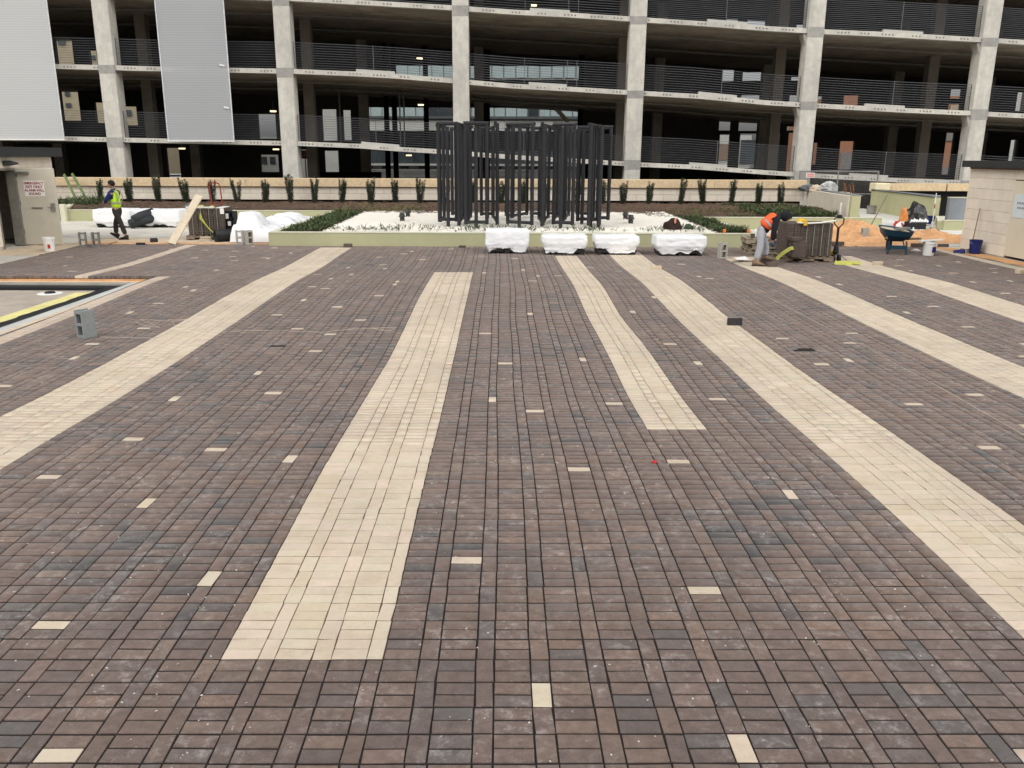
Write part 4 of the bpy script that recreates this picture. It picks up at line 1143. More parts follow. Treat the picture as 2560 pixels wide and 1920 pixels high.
screen(-300, 160, 346, 'pale fabric screen at the far left with faint window reflections', screen_mat('screen_pale', (.54, .545, .54), .15))
# faint lighter panels behind / on the pale screen
for (x0, y0, x1, y1), tl in (((14, 36, 34, 72), 'far left'), ((38, 46, 56, 140), 'tall middle'), ((58, 52, 78, 72), 'small middle'), ((96, 62, 112, 150), 'right')):
    pass

# ---------------------------------------------------------------- beyond the garage
YO = 78.0
ob = thing('office_building', 'office block with glass bands and grey panels seen through the garage', 'building', (-1, YO, 0))
def pane(px0, py0, px1, py1, m, nm='window', Y_=YO, par=None, th=.1):
    a = vp(px0, py1, Y_); b_ = vp(px1, py0, Y_)
    return MB().box(a.x, b_.x, Y_ - th, Y_, a.z, b_.z).build(nm, m, par or ob)
a = vp(780, 470, YO); b_ = vp(1475, 100, YO)
MB().box(a.x, b_.x, YO, YO + 20, -.3, b_.z + 4).build('wall', PANEL, ob)
for (y0, y1) in ((262, 292), (140, 196)):
    x_ = 900
    while x_ < 1470:
        w_ = 28 if y0 > 200 else 30
        dim = (1060 < x_ < 1135) or (1296 < x_ < 1375)
        p_ = pane(x_ + 1, y0, x_ + w_ - 2, y1 - 1, GLASSD if dim and rnd.random() < .4 else GLASS)
        x_ += w_
pane(900, 292.5, 1475, 296, MUL, 'ledge', th=.25)
x_ = 910
while x_ < 1470:
    pane(x_, 296.5, x_ + 31, 328, mat('pale_panel', (.50, .50, .46), .7, .05, 1) if not (1064 < x_ < 1135) else PANEL, 'panel', th=.06); x_ += 32
x_ = 900
while x_ < 1470:
    pane(x_, 372, x_ + 44, 410, GLASSD, 'window'); pane(x_ + 10, 414, x_ + 30, 423, GLASSD, 'window'); x_ += 46
pane(880, 410.5, 1475, 413.5, PANEL, 'ledge', th=.3)
for i in range(9): pane(880, 425 + i * 3.2, 1475, 427.4 + i * 3.2, mat('grey_siding', (.27, .265, .25), .8, .1, 1), 'siding_board', th=.15)
# diagonal brace seen behind
q0, q1 = vp(1390, 272, 66), vp(1420, 305, 66)
tag(MB().obox(q0, q1, .3, .3).build('diagonal_brace', YBLD), 'tan diagonal steel brace seen through the garage above the sculpture', 'brace')
yb2 = thing('yellow_building', 'yellow rendered building seen through the garage beside the far left screen', 'building', (-30, 80, 0))
a = vp(120, 400, 80); b_ = vp(345, 40, 80)
MB().box(a.x, b_.x, 80, 95, -.3, b_.z).build('wall', YBLD, yb2)
for r_ in ((147, 78, 160, 112), (164, 228, 174, 240), (166, 258, 178, 268), (228, 138, 238, 150), (318, 275, 328, 290)):
    pane(*r_, GLASSD, 'window', 80, yb2)
bb = thing('brick_building', 'orange brick building seen through the right side of the garage', 'building', (35, 85, 0))
a = vp(2090, 400, 85); b_ = vp(2440, 240, 85)
MB().box(a.x, b_.x, 85, 100, -.3, b_.z).build('wall', BRICKO, bb)
for r_ in ((2096, 382, 2136, 440), (2375, 262, 2401, 275), (2353, 418, 2389, 440), (2353, 332, 2389, 352)):
    pane(*r_, mat('dusk_cladding', (.16, .15, .14), .6) if r_[1] > 300 else YBLD, 'panel', 85, bb)
wb = thing('white_building', 'pale low building seen through the garage right of the sculpture', 'building', (20, 90, 0))
a = vp(1780, 500, 90); b_ = vp(1880, 338, 90)
MB().box(a.x, b_.x, 90, 100, -.3, b_.z).build('wall', PANEL, wb)
pane(1848, 350, 1898, 410, GLASSD, 'window', 90, wb); pane(1796, 360, 1826, 400, mat('brown_cladding', (.2, .14, .1), .8), 'panel', 90, wb)
gb = thing('grey_building', 'grey building seen through the garage at the far right edge', 'building', (45, 88, 0))
a = vp(2490, 500, 88); b_ = vp(2640, 225, 88)
MB().box(a.x, b_.x, 88, 100, -.3, b_.z).build('wall', PANEL, gb); pane(2540, 300, 2560, 380, GLASSD, 'window', 88, gb)
sb = thing('street_building', 'grey storefront block seen through the ground storey of the garage at the left', 'building', (-14, 92, 0))
a = vp(600, 430, 92); b_ = vp(890, 380, 92)
MB().box(a.x, b_.x, 92, 100, -.3, b_.z + 1.5).build('wall', PANEL, sb)
for x_ in (655, 676, 818, 832): pane(x_, 392, x_ + 12, 410, GLASSD, 'window', 92, sb)
# red street sign
q = vp(762, 386, 64)
rs = thing('street_sign', 'red sign with white print seen through the garage left of the third column', 'sign', (q.x, 64, 0))
MB().box(q.x - .36, q.x + .36, 64, 64.05, q.z - .3, q.z + .3).build('panel', mat('sign_red', (.45, .02, .03), .5), rs)
MB().box(q.x - .04, q.x + .04, 64.06, 64.12, -.3, q.z + .2).build('post', METAL, rs)
b = MB()
for row in (0, 1):
    for i in range(5): b.box(q.x - .28 + i * .115, q.x - .21 + i * .115, 63.99, 63.999, q.z + .06 - row * .2, q.z + .17 - row * .2)
b.build('print_marks', WHITE, rs)
# two cars on the street beyond
def car(name, label, x, y, rz, c_):
    root = thing(name, label, 'car', (x, y, -.3), 'cars on the street behind the garage')
    PM_ = mat('car_' + c_, {'white': (.75, .75, .76), 'grey': (.25, .27, .3), 'silver': (.5, .52, .55)}[c_], .25, .03, spec=.6)
    prof = [(-2.2, .35), (-2.25, .7), (-2.1, .9), (-1.35, 1.0), (-.75, 1.42), (.75, 1.45), (1.5, 1.02), (2.15, .88), (2.25, .6), (2.2, .35)]
    m_ = MB(); n_ = len(prof)
    vs = [(x + a, y - .85 * (1 if z_ < 1.05 else .8), z_ - .3) for a, z_ in prof] + [(x + a, y + .85 * (1 if z_ < 1.05 else .8), z_ - .3) for a, z_ in prof]
    fs = [tuple(range(n_)), tuple(range(2 * n_ - 1, n_ - 1, -1))] + [(i, i + n_, (i + 1) % n_ + n_, (i + 1) % n_) for i in range(n_)]
    m_.add(vs, fs).build('body', PM_, root)
    for s_ in (-1, 1):
        yy = y + s_ * .80
        MB().add([(x - 1.2, yy + s_ * .02, .74), (x + 1.3, yy + s_ * .02, .74), (x + .72, yy - s_ * .08, 1.08), (x - .72, yy - s_ * .08, 1.08)], [(0, 1, 2, 3)]).build('window', GLASSD, root)
        for xx in (-1.4, 1.4):
            MB().tube([(x + xx, yy - .1, 0.03), (x + xx, yy + .1, .03)], .33, 16).build('wheel', BLACK, root)
    root.rotation_euler = (0, 0, rz)
q = vp(432, 405, 70); car('parked_car', 'white car seen in the gap behind the second column of the garage', q.x, 70, 0, 'white')
q = vp(672, 415, 72); car('parked_car', 'silver car seen through the square opening left of the third column', q.x, 72, 0, 'silver')
q = vp(830, 418, 74); car('parked_car', 'grey car seen through the ground storey right of the third column', q.x, 74, 0, 'grey')
# ================================================================ OBJECTS IN THE YARD
def wrapped(label, X, Y, W, D_, Hh, seed, group, low=.05, nm='wrapped_stone', squash=1.0, cut=.16):
    root = thing(nm, label, 'wrapped stone', (X, Y, float(zf(Y)) if Y < 25.5 else .05), group)
    z0 = root.location.z
    bm = bmesh.new(); bmesh.ops.create_cube(bm, size=1)
    bmesh.ops.subdivide_edges(bm, edges=bm.edges[:], cuts=20, use_grid_fill=True)
    for v in bm.verts:
        c = v.co.copy()
        # rounded box
        q = Vector((c.x * W, c.y * D_, (c.z + .5) * (Hh - low)))
        lim = Vector((W / 2 - .06, D_ / 2 - .06, Hh - low - .06))
        core = Vector((max(-lim.x, min(lim.x, q.x)), max(-lim.y, min(lim.y, q.y)), max(0, min(lim.z, q.z))))
        dlt = q - core
        if dlt.length > 1e-6 and q.z > .0: q = core + dlt.normalized() * min(dlt.length, .06)
        # bottom tucks in with pinched corners
        f = max(0, 1 - q.z / cut)
        kx = abs(q.x) / (W / 2); ky = abs(q.y) / (D_ / 2)
        q.x *= 1 - .16 * f * kx; q.y *= 1 - .12 * f * ky
        n1 = noise.noise(Vector((q.x * 3 + seed, q.y * 3, q.z * 3))); n2 = noise.noise(Vector((q.x * 9 + seed, q.y * 9, q.z * 5)))
        n3 = abs(noise.noise(Vector((q.x * 6 + seed, q.y * 6, q.z * 11))))
        nrm = Vector((c.x, c.y, c.z)).normalized()
        q += nrm * (.020 * n1 + .010 * n2 - .022 * n3 * (1 + 2.0 * f))
        if f > .6: q.z += .22 * max(0, noise.noise(Vector((q.x * 3.2 + seed * 3.7, q.y * 1.5, 0)))) - .012
        v.co = q
    # open the underside
    bmesh.ops.delete(bm, geom=[f for f in bm.faces if f.normal.z < -.7 and f.calc_center_median().z < .06], context='FACES')
    bm.normal_update()
    me = bpy.data.meshes.new('plastic_wrap'); bm.to_mesh(me); bm.free(); me.materials.append(WRAP)
    me.polygons.foreach_set('use_smooth', [True] * len(me.polygons))
    o = bpy.data.objects.new('plastic_wrap', me); col.objects.link(o); o.parent = root; o.location = (0, 0, low)
    sk = MB()
    for x_ in (-.38, 0, .38): sk.box(X + x_ * W - .06, X + x_ * W + .06, Y - D_ * .40, Y + D_ * .40, z0 + .002, z0 + low + .01)
    sk.box(X - W * .44, X + W * .44, Y - D_ * .41, Y + D_ * .41, z0 + low + .011, z0 + low + .09)
    sk.build('skid', mat('dark_skid', (.03, .028, .026), .9), root)
    return root
def pxX(px, Y_, py=610): return vp(px, py, Y_).x
for (x0, x1, yt, ybm, D_, lb, sd_, cut) in ((1213, 1322, 570, 635, .75, 'tall white plastic wrapped stone on the paving before the sculpture', 1, .2),
        (1352, 1467, 584, 638, .8, 'low white plastic wrapped stone right of the tall one', 2, .26), (1482, 1594, 585, 638, .8, 'low white plastic wrapped stone left of the one with the jacket', 3, .26),
        (1633, 1758, 585, 641, .85, 'white plastic wrapped stone with a brown jacket lying on top', 4, .22)):
    g0 = gp((x0 + x1) / 2, ybm); Yc = g0.y + D_ / 2
    wdt = (x1 - x0) / F * (vp(x0, ybm, g0.y) - Vector((0, 0, H))).length * .985
    tp = vp((x0 + x1) / 2, yt, Yc + D_ * .2).z
    wrapped(lb, pxX((x0 + x1) / 2, Yc, ybm - 20), Yc, wdt, D_, tp - float(zf(Yc)) + .0, sd_, 'white wrapped stones', cut=cut)
wrapped('long white wrapped stone lying behind the legs of the walking worker', pxX(290, 31.5, 560), 31.7, 1.40, 1.0, .66, 9, 'white wrapped stones')
wrapped('long white wrapped stone under the dark rubber rolls', pxX(396, 31.8, 560), 31.8, 1.95, 1.0, .64, 10, 'white wrapped stones')
# jacket and gloves on the fourth stone
def blob_cloth(name, label, cat, cx_, cy_, cz_, sx_, sy_, sz_, m, seed, grp=None):
    bm = bmesh.new(); bmesh.ops.create_icosphere(bm, subdivisions=4, radius=1)
    for v in bm.verts:
        c = v.co.copy(); k = 1 + .28 * noise.noise(c * 1.6 + Vector((seed, 0, 0))) + .16 * noise.noise(c * 4 + Vector((seed, 5, 0))) - .10 * abs(noise.noise(c * 7 + Vector((0, seed, 0))))
        v.co = Vector((c.x * sx_ * k, c.y * sy_ * k, max(c.z * sz_ * k, -.01) if c.z > -.2 else -.02))
    me = bpy.data.meshes.new(name); bm.to_mesh(me); bm.free(); me.materials.append(m); me.polygons.foreach_set('use_smooth', [True] * len(me.polygons))
    o = bpy.data.objects.new(name, me); col.objects.link(o); o.location = (cx_, cy_, cz_); return tag(o, label, cat, grp)
q = vp(1679, 590, 23.8)
blob_cloth('work_jacket', 'crumpled dark brown jacket on top of a white wrapped stone', 'jacket', q.x, 23.75, .70, .27, .22, .27, mat('brown_cloth', (.028, .014, .010), .85, .4, 12, .5, 60), 3)
q = vp(1720, 590, 23.7)
blob_cloth('work_gloves', 'small dark green cloth and gloves beside the brown jacket', 'gloves', q.x, 23.7, .71, .13, .12, .12, mat('green_cloth', (.04, .055, .03), .85, .5, 20, .5, 60), 8)
q = vp(1686, 575, 23.6); tag(MB().lathe(q.x, 23.55, [(.025, .86), (.03, .9), (.028, .98), (.008, 1.0)], 10).build('orange_bottle', mat('pink_orange', (.6, .22, .16), .5)), 'small orange bottle tucked into the brown jacket', 'bottle')
for px, lb in ((1811, 'orange cup on the planter wall beside the upright block'), (1871, 'orange tape roll on the planter wall by the bending worker')):
    q = vp(px, 588, 25.1); tag(MB().lathe(q.x, 25.13, [(.03, .457), (.045, .5), (.045, .56), (.02, .58)], 12).build('orange_cup', mat('orange_plastic', (.6, .16, .05), .5)), lb, 'cup', 'orange items on the planter wall')
# rubber rolls
rr_ = thing('rubber_roll', 'two dark rubber mat rolls slung across a long white wrapped stone', 'rubber roll', (-12.4, 31.2, .5))
A = vp(345, 560, 30.9); B_ = vp(374, 527, 31.5)
for (a, b_, r_) in (((330, 560), (381, 545), .17), ((338, 548), (374, 530), .14)):
    P = vp(*a, 31.0); Q_ = vp(*b_, 31.2)
    P.y = 30.85; Q_.y = 31.5
    ms = MB(); d_ = (Q_ - P).normalized()
    ms.tube([P, P.lerp(Q_, .4) + Vector((0, 0, .03)), Q_], [r_, r_ * 1.05, r_ * .95], 18, True)
    ms.build('roll', mat('rubber_sheet', (.030, .034, .038), .7, .2, 5), rr_, smooth=True)
    MB().tube([Q_ + d_ * .002, Q_ + d_ * .02], r_ * .5, 14).build('roll_core', VOID, rr_)
# draped tarp over stacked material
def tarp():
    X0_, X1_, Y0_, Y1_ = pxX(586, 26.2, 580) - .02, -6.86, 25.75, 32.4
    bumps = [(-7.95, 26.9, .52, .7, .72), (-7.55, 28.9, .6, .5, .46), (-7.7, 30.9, .6, .6, .44)]
    def h(x, y):
        z = .50 - .16 * max(0, x - X0_ - .5) - .012 * (y - Y0_)
        for bx, by, sx_, sy_, hh in bumps:
            z = max(z, hh * math.exp(-((x - bx) / sx_) ** 4 * .6 - ((y - by) / sy_) ** 4 * .6) + .12)
        z += .05 * noise.noise((x * 2.2, y * 2.0, 3)) + .035 * (1 - abs(noise.noise((x * 3 + y * 1.5, y * 2.4 - x, 1))) * 2) + .01 * noise.noise((x * 9, y * 9, 0))
        e = min(x - X0_, X1_ - x + .3, y - Y0_, Y1_ - y)
        if e < .10: z *= max(0, e / .10) ** .5
        return max(z, .03) + .03
    nx, ny = 50, 150; vs = []; fs = []
    for j in range(ny + 1):
        for i in range(nx + 1):
            x = X0_ + (X1_ - X0_) * i / nx; y = Y0_ + (Y1_ - Y0_) * j / ny; vs.append((x, y, h(x, y) + .02))
    for j in range(ny):
        for i in range(nx): a = j * (nx + 1) + i; fs.append((a, a + 1, a + nx + 2, a + nx + 1))
    o = MB().add(vs, fs).build('draped_tarp', mat('translucent_white_tarp', (.80, .81, .82), .35, .06, 2, .2, 12, spec=.5), smooth=True)
    return tag(o, 'white plastic tarp draped over stacked stone left of the long planter', 'tarp')
tarp()
tag(MB().box(-8.1, -6.95, 25.8, 26.1, .05, .15).build('timber_baulk', WOODG), 'low timber showing under the front of the draped tarp', 'timber')
# paver stacks on pallets
def pallet(root, X, Y, W, D_, z, m=WOODG, seed=0):
    r_ = random.Random(seed)
    for i in range(3):
        x_ = X - W / 2 + .06 + i * (W - .12) / 2
        MB().box(X - W / 2, X + W / 2, Y - D_ / 2 + i * (D_ - .1) / 2, Y - D_ / 2 + .1 + i * (D_ - .1) / 2, z + .022, z + .115).build('stringer', m, root) if i else \
        MB().box(X - W / 2, X - W / 2 + .25, Y - D_ / 2, Y - D_ / 2 + .05, z + .022, z + .115).box(X - .15, X + .15, Y - D_ / 2, Y - D_ / 2 + .05, z + .022, z + .115).box(X + W / 2 - .25, X + W / 2, Y - D_ / 2, Y - D_ / 2 + .05, z + .022, z + .115).box(X - W / 2 + .25, X + W / 2 - .25, Y - D_ / 2, Y - D_ / 2 + .05, z + .075, z + .1151).build('stringer', m, root)
    n_ = 7
    for i in range(n_):
        x_ = X - W / 2 + .05 + i * (W - .1) / (n_ - 1)
        o = MB().box(-.05, .05, -D_ / 2 - .01, D_ / 2 + .01, 0, .02).build('deck_board', m); o.parent = root
        o.location = Vector((x_, Y, z + .1165)) - wloc(root); o.rotation_euler = (0, 0, r_.uniform(-.03, .03))
        if i % 2 == 0:
            o2 = o.copy(); col.objects.link(o2); o2.location.z = z + .001 - wloc(root).z
def paver_stack(label, X0_, X1_, Y0_, Y1_, z0, z1, nx, ny, nz, rz, seed, gap=.006):
    X, Y = (X0_ + X1_) / 2, (Y0_ + Y1_) / 2
    gz = float(zf(Y)) if Y < 25.4 else .055
    root = thing('paver_stack', label, 'paver stack', (X, Y, gz))
    pallet(root, X, Y, X1_ - X0_ + .14, Y1_ - Y0_ + .1, gz + .002, WOODG, seed)
    r_ = random.Random(seed); W, D_, Hh = (X1_ - X0_) / nx, (Y1_ - Y0_) / ny, (z1 - z0) / nz
    var = []
    for k in range(5):
        mb = MB(); rows = 4
        for q in range(rows):
            o_ = 0
            mb.cbox(-W / 2 + gap + o_, -gap * .3 + o_, -D_ / 2 + gap, D_ / 2 - gap, q * Hh / rows + .002, (q + 1) * Hh / rows - .003, .004)
            mb.cbox(gap * .3 - o_, W / 2 - gap - o_, -D_ / 2 + gap, D_ / 2 - gap, q * Hh / rows + .002, (q + 1) * Hh / rows - .003, .004)
        me = bpy.data.meshes.new('paver_bundle'); me.from_pydata(mb.v, [], mb.f); me.materials.append(BRICKD); var.append(me)
    for i in range(nx):
        for j in range(ny):
            for k in range(nz):
                if 0 < i < nx - 1 and 0 < j < ny - 1 and k < nz - 1: continue
                o = bpy.data.objects.new('paver_bundle', r_.choice(var)); col.objects.link(o); o.parent = root
                o.location = (X0_ + (i + .5) * W - X + r_.uniform(-.002, .002), Y0_ + (j + .5) * D_ - Y + r_.uniform(-.003, .003), z0 + k * Hh - gz)
    MB().box(X0_ + W, X1_ - W, Y0_ + D_, Y1_ - D_, z0 + .01, z1 - Hh).build('core', VOID, root)
    root.rotation_euler = (0, 0, R(rz))
    return root
STRAPG = mat('grey_strap', (.20, .24, .20), .6)
ps = paver_stack('strapped stack of dark pavers on a pallet with a plank leaning on it', -9.78, -8.66, 26.7, 27.7, .215, 1.02, 7, 4, 3, 0, 3)
for x_ in (-9.62, -9.35, -9.1, -8.85): MB().box(x_ - .009, x_ + .009, 26.685, 26.695, .2, 1.045).build('strap', STRAPG, ps)
MB().cbox(-9.80, -8.95, 26.68, 26.80, 1.03, 1.075, .006).build('edge_board', WHITE, ps)
MB().cbox(-8.9, -8.68, 26.75, 27.5, 1.03, 1.05, .004).build('edge_board', WHITE, ps)
MB().box(-8.74, -8.62, 26.68, 26.693, .86, 1.03).build('ticket', WHITE, ps)
sx0 = [(-9.35, 26.66, .88), (-9.33, 26.62, .72), (-9.2, 26.6, .55), (-9.05, 26.55, .38), (-8.88, 26.5, .26), (-8.68, 26.45, .22)]
m_ = MB(); m_.tube(sx0, [.02, .05, .022, .018, .018, .02], 6); tag(m_.build('yellow_strap', LIME), 'yellow strap hanging down the front of the left paver stack', 'strap')
for i, (px, sz) in enumerate(((475, .13), (504, .09), (531, .07))):
    q = vp(px, 518, 27.1); blob_cloth('strap_heap', ('brown cloth on the left corner of the left paver stack', 'lime strap heap on the left paver stack', 'yellow rag by the red hand truck on the paver stack')[i], 'strap heap', q.x, 27.05, 1.04, sz * 1.3, sz, sz * .8, (DTARP, LIME, mat('yellow_rag', (.5, .42, .1), .8))[i], i + 4)
wb_ = tag(MB().cbox(-9.35, -9.0, 26.35, 26.5, .055, .115, .005).cbox(-9.32, -9.02, 26.36, 26.5, .125, .185, .005).build('timber_offcut', WOOD), 'two pale timber offcuts under the edge of the left pallet', 'timber')
pl = MB(); p0 = gp(429, 612, .05); tp = vp(498, 489, 26.62)
pl.obox((p0.x, p0.y, .08), (tp.x, tp.y, tp.z), .235, .04, (0, -1, .3)); tag(pl.build('leaning_plank', WOOD), 'long pale plank leaning against the left paver stack', 'plank')
# hand truck
ht = thing('hand_truck', 'red hand truck standing behind the left paver stack', 'hand truck', (-9.0, 28.0, .05))
a = vp(524, 458, 28.3); b_ = vp(547, 458, 28.3); zt = vp(535, 457, 28.3).z
fr = MB()
fr.tube([(a.x, 28.0, .25), (a.x + .03, 28.25, zt - .55), (a.x - .03, 28.3, zt - .12), (a.x + .03, 28.3, zt - .02), (a.x + .1, 28.3, zt), (b_.x - .08, 28.3, zt), (b_.x - .01, 28.3, zt - .03), (b_.x + .03, 28.3, zt - .12), (b_.x + .07, 28.25, zt - .55), (b_.x + .05, 28.0, .25)], .021, 8)
for z_ in (.5, .8, 1.1): fr.tube([(a.x, 28.08, z_), (b_.x + .05, 28.08, z_)], .014, 6)
fr.build('frame', REDM, ht); MB().box(a.x, b_.x + .05, 27.8, 28.05, .1, .12).build('toe_plate', REDM, ht)
for x_ in (a.x - .06, b_.x + .1): MB().tube([(x_ - .03, 28.18, .18), (x_ + .03, 28.18, .18)], .13, 16).build('wheel', BLACK, ht)
# black crates and pipe
bc = thing('plastic_crate', 'black plastic crates with white labels between the paver stack and the draped tarp', 'crate', (-8.35, 27.2, .05))
m_ = MB(); x0_, x1_ = pxX(566, 27, 570), pxX(588, 27, 570)
for z_ in (.06, .36, .66): m_.box(x0_, x1_, 26.9, 26.93, z_, z_ + .08).box(x0_, x1_, 27.3, 27.33, z_, z_ + .08)
for x_ in (x0_, (x0_ + x1_) / 2 - .02, x1_ - .04): m_.box(x_, x_ + .04, 26.9, 27.33, .06, .92)
m_.box(x0_, x1_, 26.95, 27.3, .06, .10).box(x0_, x1_, 27.25, 27.29, .1, .9)
m_.build('crate', BLACK, bc); MB().box(x0_ + .04, x0_ + .13, 26.885, 26.895, .70, .86).build('label', WHITE, bc); MB().box(x0_ + .09, x0_ + .19, 26.885, 26.895, .48, .62).build('label', WHITE, bc)
m_ = MB(); P = gp(570, 600, .05)
m_.tube([(P.x - .15, 26.0, .24), (P.x + .55, 26.45, .26)], .19, 20, False); o = m_.build('sewer_pipe', BLACK, smooth=True)
o.modifiers.new('s', 'SOLIDIFY').thickness = .02
tag(o, 'short black sewer pipe lying in front of the left paver stack', 'pipe')
# right stack
gzr = float(zf(22))
ps2 = paver_stack('stack of dark pavers on a pallet beside the bending worker', pxX(1966, 21.8), pxX(2078, 21.8), 21.75, 22.65, gzr + .15, gzr + .98, 7, 5, 3, -1, 5, .005)
xa, xb = pxX(1966, 21.8), pxX(2078, 21.8)
for f in (.42, .58, .76, .92): MB().box(xa + f * (xb - xa) - .008, xa + f * (xb - xa) + .008, 21.73, 21.74, gzr + .15, gzr + 1.0).build('strap', STRAPG, ps2)
pts = [(xa + .22, 21.74, gzr + 1.0), (xa + .5, 21.70, gzr + .985), (xa + .8, 21.71, gzr + 1.0), (xb + .03, 21.74, gzr + 1.05)]
MB().tube(pts, .02, 6).build('edge_board', WHITE, ps2)
for i, (x_, z_, w_, h_) in enumerate(((xa + .1, gzr + .15, .36, .40), (xa + .06, gzr + .56, .28, .09))):
    MB().cbox(x_ - .05, x_ + w_ - .05, 21.42, 21.73, z_, z_ + h_, .006).build('paver_bundle', BRICKD, ps2)
blob_cloth('strap_heap', 'yellow ratchet strap heap on the right paver stack', 'strap heap', xa + .40, 22.0, gzr + .99, .12, .12, .10, YELL, 12)
tag(MB().tube([(xa + .4, 21.70, gzr + 1.06), (xa + .4, 21.68, gzr + .93)], .045, 6).build('yellow_buckle', YELL), 'yellow buckle hanging over the edge of the right paver stack', 'buckle')
def ribbon(name, label, pts, wd, m, cat='strap', up=(0, 0, 1)):
    vs = []; n_ = len(pts)
    P = [Vector(p_) for p_ in pts]; 
    for i, p_ in enumerate(P):
        d_ = (P[min(i + 1, n_ - 1)] - P[max(0, i - 1)]).normalized(); s_ = d_.cross(Vector(up)).normalized() * wd / 2
        vs += [p_ + s_, p_ - s_]
    o = MB().add(vs, [(2 * i, 2 * i + 1, 2 * i + 3, 2 * i + 2) for i in range(n_ - 1)]).build(name, m)
    o.modifiers.new('s', 'SOLIDIFY').thickness = .004
    return tag(o, label, cat)
q = gp(2092, 662); q2 = gp(2148, 662)
ribbon('yellow_strap', 'flat lime webbing strap lying on the tan band right of the pallet', [(q.x - .02, q.y + .1, q.z + .03), (q.x + .3, q.y - .02, q.z + .05), (q.x + .62, q.y + .02, q.z + .02), (q2.x, q2.y + .12, q2.z + .06)], .13, LIME, up=(0, -.75, .65))
q = vp(1950, 640, 21.4); ribbon('yellow_strap', 'lime webbing strap curling from the right paver stack to the ground', [(q.x - .12, 21.3, gzr + .12), (q.x + .02, 21.3, gzr + .26), (q.x + .2, 21.32, gzr + .38), (q.x + .3, 21.34, gzr + .40)], .09, LIME, up=(0, -.9, .5))
# pallet jack
pj = thing('pallet_jack', 'black pallet jack with loop handle at the right end of the paver stack', 'pallet jack', (xb + .22, 21.9, gzr))
hx = pxX(2095, 21.9, 580); 
zt = vp(2095, 543, 21.9).z
MB().tube([(hx, 21.9, gzr + .32), (hx, 21.9, zt - .27)], .030, 8).build('shaft', BLACK, pj)
MB().tube([(hx, 21.9, zt - .28), (hx - .11, 21.9, zt - .17), (hx - .125, 21.9, zt - .04), (hx - .06, 21.9, zt), (hx + .06, 21.9, zt), (hx + .125, 21.9, zt - .04), (hx + .11, 21.9, zt - .17), (hx, 21.9, zt - .28)], .016, 8).build('handle', BLACK, pj)
MB().cbox(hx - .05, hx + .05, 21.86, 21.94, zt - .03, zt + .06, .01).build('release_lever', BLACK, pj)
MB().lathe(hx, 21.9, [(.05, gzr + .18), (.075, gzr + .24), (.06, gzr + .36), (.035, gzr + .42)], 12).build('pump', BLACK, pj)
for s_ in (-1, 1): MB().tube([(hx + s_ * .07 - .03, 21.85, gzr + .09), (hx + s_ * .07 + .03, 21.85, gzr + .09)], .09, 14).build('wheel', BLACK, pj)
MB().cbox(hx - 1.15, hx - .08, 22.0, 22.14, gzr + .05, gzr + .10, .005).cbox(hx - 1.15, hx - .08, 22.35, 22.49, gzr + .05, gzr + .10, .005).box(hx - .12, hx + .02, 21.95, 22.5, gzr + .05, gzr + .25).build('fork', YELL, pj)
# timber piece behind jack, sticks
q = gp(2092, 616); tag(MB().cbox(q.x - .15, q.x + .22, q.y, q.y + .12, .08, .19, .006).build('loose_timber', BRICKD), 'dark paver on the sand right behind the pallet jack', 'paver')
tag(MB().tube([(gp(1830, 658).x, gp(1830, 658).y, .05), (gp(1900, 656).x, gp(1900, 656).y, .06)], .012, 6).build('steel_bar', DARK), 'thin dark bar lying at the feet of the bending worker', 'bar')
tag(MB().tube([gp(2103, 650) + Vector((0, 0, .1)), gp(2125, 662) + Vector((0, 0, .03)), gp(2150, 664) + Vector((0, 0, .01))], .008, 5).build('jack_cable', DARK), 'thin dark cord trailing from the pallet jack over the tan band', 'cord')
# empty wooden pallets stacked behind the worker
q = gp(1920, 655); Yp = 23.6; xp = pxX(1912, Yp, 640)
for i in range(3):
    pr = thing('wooden_pallet', f'empty grey wooden pallet behind the bending worker, {("bottom", "middle", "top")[i]} of the pile', 'pallet', (xp + (.0, .05, -.04)[i], Yp, float(zf(Yp)) + .002 + i * .148), 'empty pallets behind the worker')
    pallet(pr, pr.location.x, Yp, 1.15, 1.0, pr.location.z, mat('bleached_pallet', (.30, .25, .18), .9, .25, 6), i)
    pr.rotation_euler = (0, 0, R((-4, 2, -7)[i]))
zt3 = float(zf(Yp)) + .45
q = vp(1879, 618, 23.4); tag(MB().cbox(q.x - .06, q.x + .04, 23.3, 23.4, zt3 + .0, zt3 + .11, .005).build('loose_paver', BRICKD), 'small brown paver standing on the pallet pile left of the worker', 'paver')
q = vp(1886, 610, 23.5); tag(MB().lathe(q.x, 23.5, [(.035, zt3), (.038, zt3 + .02), (.038, zt3 + .17), (.02, zt3 + .2), (.02, zt3 + .23)], 14).build('white_bottle', WHITE), 'white bottle standing on the pallet pile behind the worker', 'bottle')
q = vp(1942, 612, 23.4); tag(MB().cbox(q.x - .08, q.x + .16, 23.3, 23.45, zt3, zt3 + .13, .006).build('loose_paver', BRICKD), 'brown pavers on the pallet pile beyond the worker gloves', 'paver')
q = vp(1947, 622, 23.2); tag(MB().tube([(q.x - .1, 23.0, zt3 + .02), (q.x, 23.02, zt3 + .14), (q.x + .1, 23.0, zt3 + .02)], .012, 6).obox((q.x - .16, 23.0, zt3 + .03), (q.x + .18, 23.0, zt3 + .05), .05, .02).build('paver_clamp', METAL), 'metal paver clamp lying on the pallet pile', 'tool')
